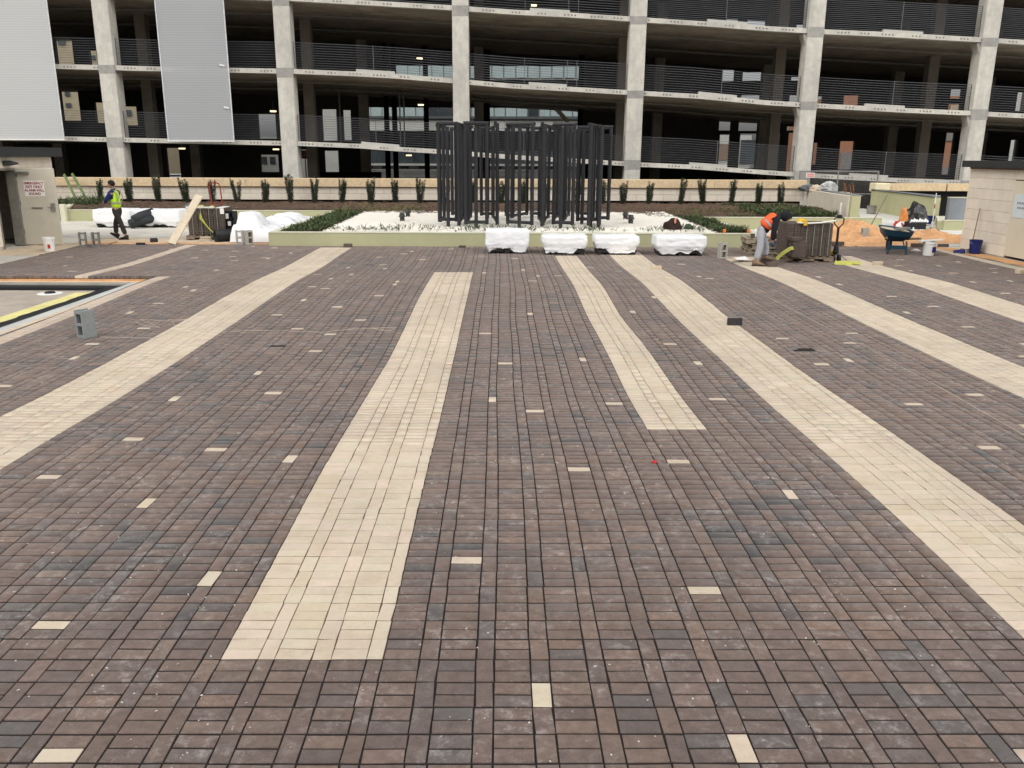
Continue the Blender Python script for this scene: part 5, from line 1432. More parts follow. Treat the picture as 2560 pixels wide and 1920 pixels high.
for i, (px, py, rz, h_) in enumerate(((1928, 666, 8, .10), (1912, 660, -10, .12))):
    p = gp(px, py); tag(MB().cbox(p.x - .12, p.x + .14, p.y - .1, p.y + .1, p.z + .003, p.z + h_, .005).build('loose_paver', BRICKD), ('dark pavers stacked by the tan boot of the bending worker', 'dark pavers under the front foot of the bending worker')[i], 'paver')

# buckets
def bucket(label, px, py, r0, r1, h_, m, z=None, lid=False, X_=None):
    p = gp(px, py, z) if X_ is None else Vector(X_)
    root = thing('bucket', label, 'bucket', (p.x, p.y, p.z + .003), 'buckets about the yard')
    z0 = p.z + .003
    o = MB().lathe(p.x, p.y, [(r0 * .96, z0), (r0, z0 + .01), (r1 * .99, z0 + h_ * .86), (r1 * 1.07, z0 + h_ * .87), (r1 * 1.07, z0 + h_ * .9), (r1, z0 + h_ * .91), (r1 * 1.03, z0 + h_), (r1 * .93, z0 + h_), (r1 * .92, z0 + h_ * .9), (r0 * .9, z0 + .03), (.001, z0 + .03)], 28, False).build('pail', m, root, smooth=False)
    hp_ = [(p.x + r1 * 1.08 * math.cos(a), p.y - .02 - r1 * 1.08 * math.sin(a) * .55, z0 + h_ * .88 - r1 * .55 * math.sin(a)) for a in [i * math.pi / 10 for i in range(11)]]
    MB().tube(hp_, .004, 5).build('bail', METAL, root)
    return root, p
bk, p = bucket('white plastic bucket with a red label in front of the shed door', 125, 628, .13, .155, .38, WHITE)
MB().box(p.x + .03, p.x + .10, p.y - .148, p.y - .143, p.z + .09, p.z + .20).build('label', mat('red_label', (.5, .03, .03), .5), bk)
bk, p = bucket('white bucket with stuff over its rim, right of the wheelbarrow', 2320, 639, .14, .16, .38, WHITE)
MB().obox((p.x - .3, p.y - .02, p.z + .40), (p.x + .35, p.y + .05, p.z + .43), .16, .03).build('tool_tray', WHITE, bk)
MB().box(p.x + .02, p.x + .12, p.y - .152, p.y - .146, p.z + .1, p.z + .25).build('label', BLUEB, bk)
bucket('navy blue bucket against the right shed wall beside the broom', 2436, 634, .14, .165, .38, BLUEB)
pb = gp(2321, 566, .055)
bk, p = bucket('navy blue bucket with white lettering patch next to the black tote', 2321, 566, .17, .19, .40, BLUEB, .055)
MB().box(p.x + .0, p.x + .12, p.y - .186, p.y - .18, p.z + .1, p.z + .2).build('label', WHITE, bk)
bucket('small metal pail at the top of the lane by the olive wall', 2181, 518, .19, .2, .34, METAL, None, False, (vp(2181, 505, 37.5).x, 37.5, .26))
bt = thing('storage_tote', 'black storage tote filled with crumpled white material in the lane', 'tote', (pxX(2296, 31, 560), 31.2, .055))
x_ = bt.location.x
MB().cbox(x_ - .30, x_ + .26, 30.9, 31.5, .06, .36, .03).build('tub', BLACK, bt)
for i in range(6):
    bo = MB().tube([(x_ - .28 + i * .1, 31.0, .36), (x_ - .22 + i * .1, 31.1, .42 + .04 * (i % 2)), (x_ - .16 + i * .1, 31.0, .37)], .045, 7).build('filling', WHITE, bt)
MB().box(x_ - .24, x_ - .19, 30.885, 30.895, .12, .19).build('label', WHITE, bt)
qq = vp(2302, 525, 32.2)
blob_cloth('rubbish_bag', 'tall pile of black rubbish bags against the olive lane wall', 'rubbish bags', qq.x - .1, 32.3, .3, .42, .38, .68, mat('bag_plastic', (.015, .015, .016), .35, .3, 5, .5, 20, spec=.6), 21)
qq = vp(2278, 540, 31.6); blob_cloth('tool_bag', 'dark grey patterned bag in front of the black rubbish bags', 'bag', qq.x, 31.5, .12, .17, .2, .42, mat('speckled_bag', (.05, .05, .055), .8, .8, 30), 22)
qq = vp(2266, 515, 32); blob_cloth('orange_vest', 'orange work vest draped on the rubbish bags', 'vest', qq.x, 32.1, .34, .15, .16, .45, mat('orange_cloth', (.62, .24, .07), .8, .15, 8), 23)
qq = vp(2252, 545, 31.5); blob_cloth('red_bag', 'red bag on the ground at the left of the rubbish pile', 'bag', qq.x, 31.6, .08, .19, .2, .28, mat('red_cloth', (.45, .04, .04), .7), 24)
qq = vp(2258, 553, 31); blob_cloth('white_sack', 'white sack lying before the red bag', 'sack', qq.x, 31.2, .06, .22, .15, .09, WHITE, 25)
qq = vp(2264, 545, 31); blob_cloth('pale_sack', 'pale rounded sack right of the red bag', 'sack', qq.x - .02, 31.4, .08, .1, .12, .26, WHITE, 26)
def leaning(label, px0, py0, Y0_, px1, py1, Y1_, r_, m, nm='pole', z0=None):
    a = vp(px0, py0, Y0_); b_ = vp(px1, py1, Y1_)
    return tag(MB().tube([a, b_], r_, 7).build(nm, m), label, 'pole' if nm == 'pole' else nm.replace('_', ' '))
leaning('long dark handled tool leaning from the sand pile to the olive wall', 2178, 562, 28.5, 2218, 488, 34, .018, mat('worn_handle', (.16, .13, .08), .8), 'shovel_handle')
leaning('small leaning rod on the pale ramp by the olive wall end', 2148, 541, 33, 2139, 512, 33.4, .02, METAL)
lv = thing('survey_rod', 'upright rod with red band planted in a round concrete foot', 'rod', (pxX(2330, 29.3, 570), 29.3, .06))
a = vp(2330, 570, 29.3); b_ = vp(2341, 483, 29.8)
MB().tube([(a.x, 29.3, .1), b_], .016, 7).build('rod', METAL, lv); f = .66; MB().tube([Vector((a.x, 29.3, .1)).lerp(b_, .62), Vector((a.x, 29.3, .1)).lerp(b_, .72)], .022, 7).build('red_band', REDM, lv)
cf_ = boulder('rod_foot', 'x', 'x', a.x, 29.2, .16, .2, (1, 1, .9), GREYC, 7); cf_.parent = lv; cf_.location = Vector((a.x, 29.2, .16)) - wloc(lv)
for k_ in ('label', 'category'): del cf_[k_]
br = thing('push_broom', 'push broom leaning on the right shed wall beside the blue bucket', 'broom', (gp(2456, 638).x, gp(2456, 638).y, .05))
a = gp(2460, 632); a.x = min(a.x, 13.28); b_ = Vector((13.52, 24.1, vp(2493, 521, 24.1).z))
MB().tube([(a.x, a.y, .15), b_], .014, 7).build('handle', mat('broom_handle', (.2, .14, .09), .7), br)
MB().obox((a.x - .22, a.y - .12, .12), (a.x + .16, a.y + .12, .15), .07, .05).build('head', WOODG, br)
MB().obox((a.x - .24, a.y - .13, .08), (a.x + .2, a.y + .11, .10), .09, .08).build('bristles', mat('bristle', (.45, .42, .36), .9), br)
# sand piles
def pile(nm, label, cx_, cy_, rx, ry, hh, seed, m=SAND, z0=.055):
    n_ = 64; vs = []; fs = []; k = 26
    for i in range(k + 1):
        r_ = i / k
        for j in range(n_):
            a = 2 * math.pi * j / n_; x = cx_ + rx * r_ * math.cos(a); y = cy_ + ry * r_ * math.sin(a)
            z = hh * max(0, (1 - r_ ** 1.25)) * (1 + .5 * noise.noise((x * 1.4 + seed, y * 1.2, 0))) + (1 - r_) ** .5 * (.12 * noise.noise((x * 4, y * 4, seed)) + .09 * noise.noise((x * 9, y * 9, seed)) + .04 * noise.noise((x * 20, y * 20, seed)))
            vs.append((x + .08 * noise.noise((x * 3, y * 3, seed)), y, z0 + max(z, -.02 if r_ > .97 else .0)))
    for i in range(k):
        for j in range(n_): fs.append((i * n_ + j, i * n_ + (j + 1) % n_, (i + 1) * n_ + (j + 1) % n_, (i + 1) * n_ + j))
    o = MB().add(vs, fs).build(nm, m, smooth=True); return tag(o, label, 'sand pile')
cxs = pxX(2142, 28, 590)
pile('sand_pile', 'large orange sand pile between the pallet jack and the wheelbarrow', cxs - .1, 28.2, 1.25, 1.5, .58, 2)
pile('sand_pile', 'low orange sand pile behind the white bucket', pxX(2332, 27.8, 595), 27.8, 1.3, 1.3, .30, 5)
stuff(pile('sand_spread', 'x', pxX(1935, 26.2, 600), 26.3, .9, .8, .2, 9)); o = bpy.data.objects['sand_spread']; tag(o, 'thin heap of orange sand behind the bending worker', 'sand'); 
if 'kind' in o: del o['kind']
cinder('concrete_block', 'grey solid faced block standing in the large orange sand pile', 2160, 603, 88, z=.05, m=LB)
q = gp(2150, 603, .06); tag(MB().cbox(q.x - .1, q.x + .08, q.y - .05, q.y + .05, .062, .10, .01).build('pink_rag', mat('pink_rag', (.75, .12, .13), .8)), 'pink rag beside the block in the orange sand', 'rag')
# wheelbarrow
def wheelbarrow():
    q0 = gp(2224, 637); q1 = gp(2266, 637); X = (q0.x + q1.x) / 2 - .03; Y = q0.y; gz = float(zf(Y)) + .003
    root = thing('wheelbarrow', 'blue wheelbarrow with wooden handles standing before the orange sand', 'wheelbarrow', (X, Y, gz))
    m_ = MB(); top = []; bot = []
    for i in range(28):
        a = 2 * math.pi * i / 28; c_, s_ = math.cos(a), math.sin(a)
        ex = math.copysign(abs(c_) ** .55, c_); ey = math.copysign(abs(s_) ** .55, s_)
        top.append((X + .42 * ex, Y + .55 + .62 * ey, gz + .66 + .12 * (ex * -.4) + .02 * ey)); bot.append((X + .20 * ex + .0, Y + .55 + .30 * ey, gz + .34))
    midd = [tuple(t_[k] * .6 + b_[k] * .4 + ((-.03) if k == 2 else 0) + (.08 * (t_[k] - (X, Y + .55)[k]) if k < 2 else 0) for k in range(3)) for t_, b_ in zip(top, bot)]
    rim = [(t_[0] + .03 * (t_[0] - X), t_[1] + .03 * (t_[1] - Y - .55), t_[2] + .012) for t_ in top]
    inn = [(X + (t_[0] - X) * .95, Y + .55 + (t_[1] - Y - .55) * .95, t_[2] - .01) for t_ in top]
    inm = [(X + (t_[0] - X) * .92, Y + .55 + (t_[1] - Y - .55) * .92, t_[2] + .02) for t_ in midd]
    vs = bot + midd + top + rim + inn + inm; fs = [tuple(range(27, -1, -1))]
    for r_ in range(5):
        for i in range(28): fs.append((r_ * 28 + i, r_ * 28 + (i + 1) % 28, (r_ + 1) * 28 + (i + 1) % 28, (r_ + 1) * 28 + i))
    m_.add(vs, fs).build('tray', TEAL, root, smooth=False)
    n_ = [(X + (t_[0] - X) * .90, Y + .55 + (t_[1] - Y - .55) * .90, t_[2] - .03) for t_ in top]
    MB().add(n_ + [(X, Y + .55, gz + .66)], [(i, (i + 1) % 28, 28) for i in range(28)]).build('sand_load', SANDL, root)
    MB().obox((X - .05, Y + .3, gz + .67), (X + .3, Y + .5, gz + .70), .2, .05).build('stone_in_tray', GREYC, root)
    for s_, dz_ in ((-1, 0), (1, 0)):
        MB().obox((X + s_ * .42, Y - .55, gz + .50), (X + s_ * .09, Y + 1.35, gz + .30), .055, .06).build('handle', mat('barrow_handle', (.20, .15, .10), .8, .2), root)
        MB().tube([(X + s_ * .22, Y + .1, gz + .36), (X + s_ * .24, Y + .0, gz + .03), (X + s_ * .24, Y + .1, gz + .02)], .025, 7).build('leg', TEAL, root)
        MB().tube([(X + s_ * .20, Y + .45, gz + .34), (X + s_ * .24, Y + .1, gz + .02)], .015, 6).build('leg_brace', TEAL, root)
    MB().obox((X - .24, Y + .01, gz + .2), (X + .24, Y + .01, gz + .2), .03, .1).build('cross_brace', TEAL, root)
    MB().tube([(X - .05, Y + 1.3, gz + .19), (X + .05, Y + 1.3, gz + .19)], .19, 20).build('wheel', BLACK, root)
    root.rotation_euler = (0, 0, R(-14))
wheelbarrow()
q = gp(2298, 618, .06)
tag(MB().cbox(q.x - .22, q.x + .16, q.y, q.y + .1, .062, .17, .006).build('loose_timber', BRICKD), 'dark paver on the sand right of the wheelbarrow', 'paver')
q = gp(2362, 618, .06); tag(MB().cbox(q.x - .18, q.x + .12, q.y, q.y + .1, .062, .15, .006).build('loose_timber', BRICKD), 'dark paver on the sand left of the right shed', 'paver')
q = gp(2405, 632, .06); blob_cloth('dark_gloves', 'dark blue rag by the navy bucket at the right shed', 'rag', q.x, q.y + .1, .05, .18, .14, .10, BLUEB, 33)
q = gp(2288, 628, .05); blob_cloth('white_rag', 'white cloth lying on the pavers left of the white bucket', 'rag', q.x, q.y, .06, .15, .07, .05, WHITE, 34)
# debris near the walking worker
p = gp(310, 606, .05); tag(MB().cbox(p.x - 1.1, p.x + .8, p.y - .1, p.y + .5, .057, .075, .003).build('plywood_sheet', mat('dusty_ply', (.55, .42, .28), .9, .1, 3)), 'thin dusty board lying on the ground behind the pair of dark blocks', 'board')
tag(MB().tube([gp(262, 613, .07), gp(292, 604, .08)], .02, 6).build('wood_stick', mat('reddish_stick', (.35, .2, .12), .9)), 'short reddish stick beside the pair of dark blocks', 'stick')
# ladder
ld = thing('ladder', 'green fibreglass step ladder leaning behind the shed with the open door', 'ladder', (-19.2, 38.6, .55))
A0, A1 = vp(160, 436, 39.0), vp(196, 510, 38.3); B0, B1 = vp(180, 434, 39.0), vp(222, 508, 38.3)
for a, b_ in ((A0, A1), (B0, B1)): MB().obox(a, b_, .10, .05, (0, 1, 0)).build('rail', GREENL, ld)
for i in range(7):
    f = (i + .7) / 7.4; MB().obox(A0.lerp(A1, f), B0.lerp(B1, f) + Vector((.1, 0, 0)), .08, .025).build('rung', METAL, ld)
# ================================================================ PEOPLE
def skin(name, nodes, edges, m, parent, sub=2, root_i=0):
    me = bpy.data.meshes.new(name)
    keys = list(nodes); idx = {k: i for i, k in enumerate(keys)}
    me.from_pydata([nodes[k][0] for k in keys], [(idx[a], idx[b_]) for a, b_ in edges], [])
    o = bpy.data.objects.new(name, me); col.objects.link(o)
    o.modifiers.new('skin', 'SKIN').use_smooth_shade = True
    if not me.skin_vertices: me.skin_vertices.new()
    for k in keys:
        r_ = nodes[k][1]; r_ = r_ if isinstance(r_, tuple) else (r_, r_)
        me.skin_vertices[0].data[idx[k]].radius = r_; me.skin_vertices[0].data[idx[k]].use_root = (idx[k] == root_i)
    sb_ = o.modifiers.new('sub', 'SUBSURF'); sb_.levels = sub; sb_.render_levels = sub
    dg = bpy.context.evaluated_depsgraph_get(); dg.update()
    m2 = bpy.data.meshes.new_from_object(o.evaluated_get(dg)); bpy.data.objects.remove(o)
    m2.materials.clear(); m2.materials.append(m); m2.polygons.foreach_set('use_smooth', [True] * len(m2.polygons))
    o = bpy.data.objects.new(name, m2); col.objects.link(o); o.parent = parent
    return o
def hand_nodes(nodes, edges, side, wrist, dirv, across, up, r_=.024):
    """palm plus five bent fingers"""
    w_ = Vector(wrist); d_ = Vector(dirv).normalized(); a = Vector(across).normalized(); u_ = Vector(up).normalized()
    k = side
    nodes[k + 'palm'] = (tuple(w_ + d_ * .055), (.034, .018)); edges.append((k + 'wrist', k + 'palm'))
    for i, (off, L) in enumerate(((-.028, .068), (-.010, .078), (.010, .072), (.028, .056))):
        b0 = w_ + d_ * .085 + a * off; b1 = b0 + d_ * L * .45 - u_ * .008; b2 = b1 + d_ * L * .35 - u_ * L * .35
        for j, (p_, rr) in enumerate(((b0, .0095), (b1, .009), (b2, .0075))):
            nodes[f'{k}f{i}{j}'] = (tuple(p_), rr); edges.append((k + 'palm' if j == 0 else f'{k}f{i}{j-1}', f'{k}f{i}{j}'))
    t0 = w_ + d_ * .03 - a * .035; t1 = t0 + d_ * .03 - a * .022 - u_ * .01; t2 = t1 + d_ * .03 - u_ * .012
    for j, (p_, rr) in enumerate(((t0, .012), (t1, .010), (t2, .008))):
        nodes[f'{k}t{j}'] = (tuple(p_), rr); edges.append((k + 'palm' if j == 0 else f'{k}t{j-1}', f'{k}t{j}'))
SKINM = mat('skin', (.36, .20, .13), .6, .06); HAIR = mat('black_hair', (.015, .013, .012), .85, .4, 40, .6, 90)
def head_mesh(root, pos, face, tilt, m, s_=1.0):
    """a head with brow, nose, chin and ears, facing the direction 'face' (angle in plan)"""
    bm = bmesh.new(); bmesh.ops.create_icosphere(bm, subdivisions=3, radius=1)
    for v in bm.verts:
        c = v.co
        x, y, z = c.x * .098, c.y * .076, c.z * .118
        if c.x > .3 and c.z < .1: x += .012 * (c.x - .3); y *= 1 - .25 * max(0, -c.z)
        if c.z < -.3: x += .01; y *= 1 - .3 * (-c.z - .3)
        if c.x > .9 and abs(c.y) < .22 and -.35 < c.z < .1: x += .022
        if abs(c.y) > .93 and -.2 < c.z < .15 and -.3 < c.x < .2: y *= 1.16
        if c.x > .8 and .08 < c.z < .22 and .2 < abs(c.y) < .5: x -= .008
        v.co = (x, y, z)
    bmesh.ops.rotate(bm, verts=bm.verts, cent=(0, 0, 0), matrix=Matrix.Rotation(tilt, 3, 'Y'))
    bmesh.ops.rotate(bm, verts=bm.verts, cent=(0, 0, 0), matrix=Matrix.Rotation(face, 3, 'Z'))
    bmesh.ops.scale(bm, vec=(s_,) * 3, verts=bm.verts)
    bmesh.ops.translate(bm, vec=pos, verts=bm.verts)
    return bm
def body_join(root, nodes, edges, hb, name='body'):
    o = skin(name, nodes, edges, SKINM, root, 2)
    bm = bmesh.new(); bm.from_mesh(o.data); me2 = bpy.data.meshes.new('h'); hb.to_mesh(me2); bm.from_mesh(me2)
    bm.to_mesh(o.data); bm.free(); hb.free(); o.data.polygons.foreach_set('use_smooth', [True] * len(o.data.polygons)); return o
def person_body(J):
    """J: joint positions. returns nodes and edges of the bare body"""
    n_ = {'pelvis': (J['pelvis'], (.12, .09)), 'belly': (J['belly'], (.12, .09)), 'chest': (J['chest'], (.14, .10)), 'necklow': (J['necklow'], (.06, .055)), 'neck': (J['neck'], (.048, .048))}
    e = [('pelvis', 'belly'), ('belly', 'chest'), ('chest', 'necklow'), ('necklow', 'neck')]
    for s_ in 'LR':
        n_[s_ + 'hip'] = (J[s_ + 'hip'], .085); n_[s_ + 'knee'] = (J[s_ + 'knee'], .056); n_[s_ + 'ank'] = (J[s_ + 'ank'], .038); n_[s_ + 'ball'] = (J[s_ + 'ball'], (.035, .025))
        n_[s_ + 'sh'] = (J[s_ + 'sh'], .052); n_[s_ + 'elb'] = (J[s_ + 'elb'], .038); n_[s_ + 'wrist'] = (J[s_ + 'wrist'], .026)
        e += [('pelvis', s_ + 'hip'), (s_ + 'hip', s_ + 'knee'), (s_ + 'knee', s_ + 'ank'), (s_ + 'ank', s_ + 'ball'), ('chest', s_ + 'sh'), (s_ + 'sh', s_ + 'elb'), (s_ + 'elb', s_ + 'wrist')]
    return n_, e
def V3(a): return Vector(a)
def boot(root, heel, ball, toe, m, sole, up=.1):
    h_, b_, t_ = V3(heel), V3(ball), V3(toe)
    d_ = (t_ - h_).normalized(); sd_ = d_.cross(Vector((0, 0, 1))).normalized(); u_ = sd_.cross(d_)
    prof = [(0, .040, .13), (.25, .046, .14), (.5, .046, .075), (.78, .050, .052), (1, .032, .030)]
    vs = []; n_ = 10; L = (t_ - h_).length
    for f, wd, hh in prof:
        for i in range(n_):
            a = math.pi * 2 * i / n_; y_ = math.cos(a) * wd; z_ = (math.sin(a) * .5 + .5) * hh
            vs.append(h_ + d_ * (f * L) + sd_ * y_ + u_ * z_)
    fs = [tuple(range(n_))] + [tuple(4 * n_ + i for i in range(n_ - 1, -1, -1))] + [(r_ * n_ + i, (r_ + 1) * n_ + i, (r_ + 1) * n_ + (i + 1) % n_, r_ * n_ + (i + 1) % n_) for r_ in range(4) for i in range(n_)]
    o = MB(); o.add(vs, fs)
    ob_ = o.build('boot', m, None, smooth=True); ob_.parent = root
    s2 = MB().obox(h_ - d_ * .015 - u_ * .008, t_ + d_ * .005 - u_ * .008, .09, .022, u_).build('sole', sole, None); s2.parent = ob_
    return ob_

# ---- worker 1, walking left in a lime vest
g1 = gp(300, 598)
gz1 = .055
W1 = thing('person', 'worker in a lime safety vest and dark trousers walking left past the shed', 'person', (pxX(300, g1.y, 590), g1.y, gz1))
# local frame: walks towards -X and a little away
J = dict(pelvis=(0, 0, .90), belly=(-.01, 0, 1.08), chest=(-.03, 0, 1.33), necklow=(-.06, .0, 1.50), neck=(-.085, 0, 1.57),
         Lhip=(-.01, -.09, .86), Rhip=(0, .09, .86), Lknee=(.16, -.10, .49), Lank=(.30, -.11, .105), Lball=(.17, -.12, .045),
         Rknee=(-.17, .09, .47), Rank=(-.20, .10, .12), Rball=(-.33, .10, .12),
         Lsh=(-.03, -.19, 1.43), Rsh=(-.03, .19, 1.43), Lelb=(-.17, -.25, 1.19), Relb=(-.14, .22, 1.17), Lwrist=(-.34, -.10, 1.12), Rwrist=(-.36, .08, 1.12))
nd, ed = person_body(J)
hand_nodes(nd, ed, 'L', J['Lwrist'], (-.8, .6, .1), (0, 0, 1), (-.3, -1, 0)); hand_nodes(nd, ed, 'R', J['Rwrist'], (-.9, -.4, .1), (0, 0, 1), (0, 1, 0))
hb = head_mesh(W1, (-.115, 0, 1.685), math.pi, .12, SKINM)
body_join(W1, nd, ed, hb)
DKT = mat('dark_work_trousers', (.028, .025, .022), .9, .2, 12, .3, 50)
tr = {k: nd[k] for k in ('pelvis', 'Lhip', 'Rhip')}
tr['pelvis'] = ((0, 0, .92), (.155, .125)); tr['waist'] = ((-.005, 0, 1.02), (.15, .12))
for s_ in 'LR':
    tr[s_ + 'hip'] = (J[s_ + 'hip'], .112); tr[s_ + 'mid'] = (tuple((V3(J[s_ + 'hip']) + V3(J[s_ + 'knee'])) / 2), .095); tr[s_ + 'knee'] = (J[s_ + 'knee'], .078)
    tr[s_ + 'calf'] = (tuple((V3(J[s_ + 'knee']) * .45 + V3(J[s_ + 'ank']) * .55)), .078); tr[s_ + 'cuff'] = (tuple(V3(J[s_ + 'ank']) * .88 + V3(J[s_ + 'knee']) * .12), .072)
te = [('pelvis', 'waist')] + [(a, b_) for s_ in 'LR' for a, b_ in (('pelvis', s_ + 'hip'), (s_ + 'hip', s_ + 'mid'), (s_ + 'mid', s_ + 'knee'), (s_ + 'knee', s_ + 'calf'), (s_ + 'calf', s_ + 'cuff'))]
skin('trousers', tr, te, DKT, W1)
BLUEJ = mat('blue_jacket', (.008, .018, .10), .8, .2, 12, .3, 40)
jk = dict(belly=((-.01, 0, 1.02), (.145, .12)), mid=((-.02, 0, 1.18), (.15, .125)), chest=((-.03, 0, 1.35), (.165, .125)), nl=((-.055, 0, 1.49), (.085, .08)), col=((-.08, 0, 1.555), (.07, .065)))
je = [('belly', 'mid'), ('mid', 'chest'), ('chest', 'nl'), ('nl', 'col')]
for s_ in 'LR':
    jk[s_ + 'sh'] = (J[s_ + 'sh'], .078); jk[s_ + 'ua'] = (tuple((V3(J[s_ + 'sh']) + V3(J[s_ + 'elb'])) / 2), .07); jk[s_ + 'elb'] = (J[s_ + 'elb'], .062); jk[s_ + 'cuff'] = (tuple(V3(J[s_ + 'wrist']) * .9 + V3(J[s_ + 'elb']) * .1), .043)
    je += [('chest', s_ + 'sh'), (s_ + 'sh', s_ + 'ua'), (s_ + 'ua', s_ + 'elb'), (s_ + 'elb', s_ + 'cuff')]
skin('jacket', jk, je, BLUEJ, W1)
skin('collar', dict(a=((-.05, -.0, 1.50), (.105, .10)), b=((-.075, 0, 1.565), (.09, .085))), [('a', 'b')], mat('brown_collar', (.10, .07, .05), .9, .4, 30, .5, 80), W1)
LIMEV = mat('lime_vest', (.50, .80, .03), .7, .05, 6)
SILV = mat('silver_tape', (.30, .30, .29), .4, .08)
vst = skin('vest', dict(a=((-.005, 0, .93), (.178, .155)), b=((-.012, 0, 1.12), (.172, .148)), c=((-.028, 0, 1.32), (.182, .150)), d=((-.045, 0, 1.45), (.155, .12)), e=((-.055, 0, 1.51), (.09, .085))), [('a', 'b'), ('b', 'c'), ('c', 'd'), ('d', 'e')], LIMEV, W1)
def ring_band(nm, cx_, cy_, z0, z1, rx, ry, m, par, lean=0):
    n_ = 28; vs = []
    for z_ in (z0, z1):
        for i in range(n_): a = 2 * math.pi * i / n_; vs.append((cx_ + rx * math.cos(a) + lean * (z_ - z0), cy_ + ry * math.sin(a), z_))
    o = MB().add(vs, [(i, (i + 1) % n_, n_ + (i + 1) % n_, n_ + i) for i in range(n_)]).build(nm, m, None, smooth=True); o.parent = par; return o
ring_band('reflective_band', -.01, 0, 1.10, 1.15, .176, .176, SILV, vst)
for y_ in (-.10, .10):
    pts = [(-.02 + .17 * math.sin(a_), y_ * 1.02, 1.30 + .22 * math.cos(a_)) for a_ in [i * math.pi / 8 - .0 for i in range(-8, 9)]]
    o = MB()
    vs = []
    for p_ in pts: vs += [(p_[0] * 1.13, p_[1] - .026, p_[2]), (p_[0] * 1.13, p_[1] + .026, p_[2])]
    o.add(vs, [(2 * i, 2 * i + 1, 2 * i + 3, 2 * i + 2) for i in range(len(pts) - 1)]); o = o.build('reflective_band', SILV, None); o.parent = vst
hr_ = bmesh.new(); bmesh.ops.create_icosphere(hr_, subdivisions=3, radius=1)
for v in hr_.verts:
    c = v.co; k = 1 + .04 * noise.noise(c * 5); v.co = (-.100 + c.x * .108 * k + (.02 if c.z < 0 else 0), c.y * .092 * k, 1.722 + c.z * (.098 if c.z > 0 else .10) * k)
bmesh.ops.delete(hr_, geom=[f for f in hr_.faces if f.calc_center_median().x < -.15 and f.calc_center_median().z < 1.735], context='FACES')
me = bpy.data.meshes.new('hair'); hr_.to_mesh(me); hr_.free(); me.materials.append(HAIR); me.polygons.foreach_set('use_smooth', [True] * len(me.polygons)); o = bpy.data.objects.new('hair', me); col.objects.link(o); o.parent = W1
BOOTD = mat('dark_boot', (.03, .024, .02), .8, .3); SOLE = mat('boot_sole', (.06, .045, .035), .9)
boot(W1, (.36, -.11, .02), (.2, -.11, .02), (.06, -.12, .02), BOOTD, SOLE)
boot(W1, (-.145, .10, .03), (-.3, .10, .1), (-.385, .10, .175), BOOTD, SOLE)
W1.rotation_euler = (0, 0, R(-12))
W1.scale = (1.0, 1.0, 1.0)

# ---- worker 2, bending to the right in an orange vest and black hood
g2 = gp(1905, 664); gz2 = g2.z
W2 = thing('person', 'worker in an orange vest and black hood bending over by the paver stack', 'person', (pxX(1897, g2.y, 660), g2.y, gz2 + .003))
J = dict(pelvis=(-.02, 0, .86), belly=(.10, 0, .97), chest=(.28, 0, 1.12), necklow=(.40, 0, 1.21), neck=(.455, 0, 1.22),
         Lhip=(-.01, -.10, .82), Rhip=(-.01, .10, .82), Lknee=(-.02, -.13, .47), Lank=(-.10, -.13, .12), Lball=(.02, -.14, .05),
         Rknee=(.15, .12, .50), Rank=(.17, .13, .20), Rball=(.28, .13, .14),
         Lsh=(.30, -.19, 1.14), Rsh=(.32, .19, 1.14), Lelb=(.26, -.24, .86), Relb=(.32, .22, .86), Lwrist=(.25, -.20, .62), Rwrist=(.37, .14, .62))
nd, ed = person_body(J)
hand_nodes(nd, ed, 'L', J['Lwrist'], (.15, .1, -1), (1, 0, 0), (0, -1, 0)); hand_nodes(nd, ed, 'R', J['Rwrist'], (.2, -.1, -1), (1, 0, 0), (0, 1, 0))
hb = head_mesh(W2, (.56, 0, 1.22), 0, .55, SKINM); body_join(W2, nd, ed, hb)
GREYT = mat('pale_grey_trousers', (.36, .37, .40), .85, .10, 9, .3, 40)
tr = dict(pelvis=((-.03, 0, .87), (.165, .14)), waist=((.05, 0, .95), (.16, .135)))
te = [('pelvis', 'waist')]
for s_ in 'LR':
    tr[s_ + 'hip'] = (J[s_ + 'hip'], .122); tr[s_ + 'mid'] = (tuple((V3(J[s_ + 'hip']) + V3(J[s_ + 'knee'])) / 2), .105); tr[s_ + 'knee'] = (J[s_ + 'knee'], .09)
    tr[s_ + 'calf'] = (tuple((V3(J[s_ + 'knee']) * .45 + V3(J[s_ + 'ank']) * .55)), .088); tr[s_ + 'cuff'] = (tuple(V3(J[s_ + 'ank']) * .92 + V3(J[s_ + 'knee']) * .08), .078)
    te += [('pelvis', s_ + 'hip'), (s_ + 'hip', s_ + 'mid'), (s_ + 'mid', s_ + 'knee'), (s_ + 'knee', s_ + 'calf'), (s_ + 'calf', s_ + 'cuff')]
skin('trousers', tr, te, GREYT, W2)
BLKH = mat('black_hoodie', (.010, .011, .015), .85, .3, 12, .3, 40)
jk = dict(hem=((.02, 0, .80), (.165, .14)), belly=((.08, 0, .95), (.165, .14)), mid=((.18, 0, 1.04), (.165, .14)), chest=((.29, 0, 1.13), (.16, .13)), nl=((.39, 0, 1.21), (.10, .095)), hd=((.45, 0, 1.235), (.09, .09)))
je = [('hem', 'belly'), ('belly', 'mid'), ('mid', 'chest'), ('chest', 'nl'), ('nl', 'hd')]
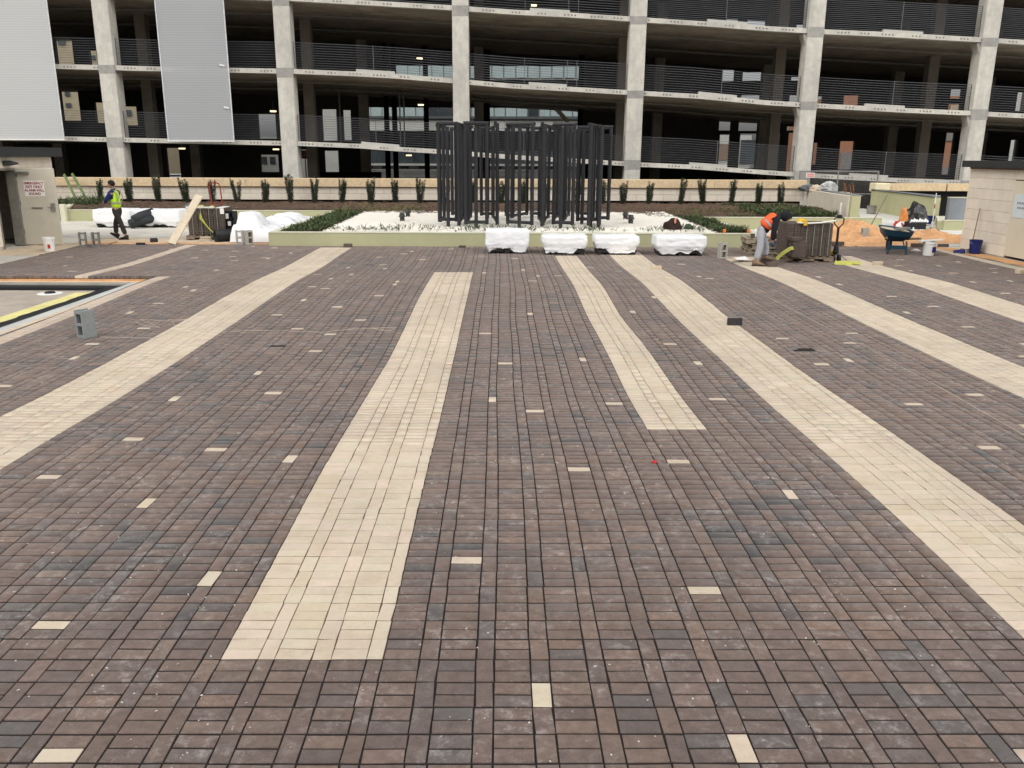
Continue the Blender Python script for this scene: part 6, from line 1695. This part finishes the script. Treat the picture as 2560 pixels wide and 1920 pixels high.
for s_ in 'LR':
    jk[s_ + 'sh'] = (J[s_ + 'sh'], .078); jk[s_ + 'ua'] = (tuple((V3(J[s_ + 'sh']) + V3(J[s_ + 'elb'])) / 2), .082); jk[s_ + 'elb'] = (J[s_ + 'elb'], .072); jk[s_ + 'cuff'] = (tuple(V3(J[s_ + 'wrist']) * .95 + V3(J[s_ + 'elb']) * .05), .05)
    je += [('chest', s_ + 'sh'), (s_ + 'sh', s_ + 'ua'), (s_ + 'ua', s_ + 'elb'), (s_ + 'elb', s_ + 'cuff')]
skin('hoodie', jk, je, BLKH, W2)
hr_ = bmesh.new(); bmesh.ops.create_icosphere(hr_, subdivisions=3, radius=1)
for v in hr_.verts:
    c = v.co; v.co = (c.x * .135 + (.03 if c.x > .5 and c.z > -.2 else 0), c.y * .108, c.z * .135)
bmesh.ops.delete(hr_, geom=[f for f in hr_.faces if f.calc_center_median().x > .085 and f.calc_center_median().z < .02], context='FACES')
bmesh.ops.rotate(hr_, verts=hr_.verts, cent=(0, 0, 0), matrix=Matrix.Rotation(.6, 3, 'Y')); bmesh.ops.translate(hr_, vec=(.545, 0, 1.225), verts=hr_.verts)
me = bpy.data.meshes.new('hood'); hr_.to_mesh(me); hr_.free(); me.materials.append(BLKH); me.polygons.foreach_set('use_smooth', [True] * len(me.polygons)); o = bpy.data.objects.new('hood', me); col.objects.link(o); o.parent = W2
ORV = mat('orange_vest_cloth', (.85, .12, .035), .7, .06, 6)
vst = skin('vest', dict(a=((.02, 0, .93), (.20, .185)), b=((.13, 0, 1.03), (.205, .19)), c=((.25, 0, 1.14), (.215, .19)), d=((.36, 0, 1.235), (.16, .14))), [('a', 'b'), ('b', 'c'), ('c', 'd')], ORV, W2)
# reflective bands around the bent torso
def tilted_ring(nm, cen_, axis, rx, ry, wd, m, par):
    ax = Vector(axis).normalized(); s_ = Vector((0, 1, 0)); t_ = ax.cross(s_).normalized(); n_ = 28; vs = []
    for k in (-.5, .5):
        for i in range(n_): a = 2 * math.pi * i / n_; vs.append(Vector(cen_) + ax * wd * k + s_ * rx * math.cos(a) + t_ * ry * math.sin(a))
    o = MB().add(vs, [(i, (i + 1) % n_, n_ + (i + 1) % n_, n_ + i) for i in range(n_)]).build(nm, m, None, smooth=True); o.parent = par; return o
tilted_ring('reflective_band', (.155, 0, 1.02), (.7, 0, .6), .214, .196, .05, SILV, vst)
# loose front panel of the vest hanging down
o = MB().add([(.20, -.165, .98), (.34, -.13, 1.05), (.30, -.13, .80), (.19, -.16, .68)], [(0, 1, 2, 3)]).build('vest_flap', ORV, None); o.modifiers.new('s', 'SOLIDIFY').thickness = .008; o.parent = vst
GLV = mat('blue_grey_glove', (.06, .075, .11), .8, .2, 20)
for s_ in 'LR':
    gn = {'wrist': (J[s_ + 'wrist'], .04)}; ge = []
    tmp = {s_ + 'wrist': (J[s_ + 'wrist'], .036)}; te2 = []
    hand_nodes(tmp, te2, s_, J[s_ + 'wrist'], (.15, .1 if s_ == 'L' else -.1, -1), (1, 0, 0), (0, -1 if s_ == 'L' else 1, 0))
    tmp = {k: (v[0], (v[1][0] + .008, v[1][1] + .010) if isinstance(v[1], tuple) else v[1] + (.004)) for k, v in tmp.items()}
    skin('glove', tmp, te2, GLV, W2, 1)
BT = mat('tan_boot', (.19, .13, .08), .85, .2)
boot(W2, (-.18, -.13, .02), (0, -.13, .02), (.13, -.14, .02), BT, SOLE)
boot(W2, (.08, .13, .13), (.2, .13, .13), (.37, .13, .13), BT, SOLE)
MB()
W2.rotation_euler = (0, 0, R(-8))
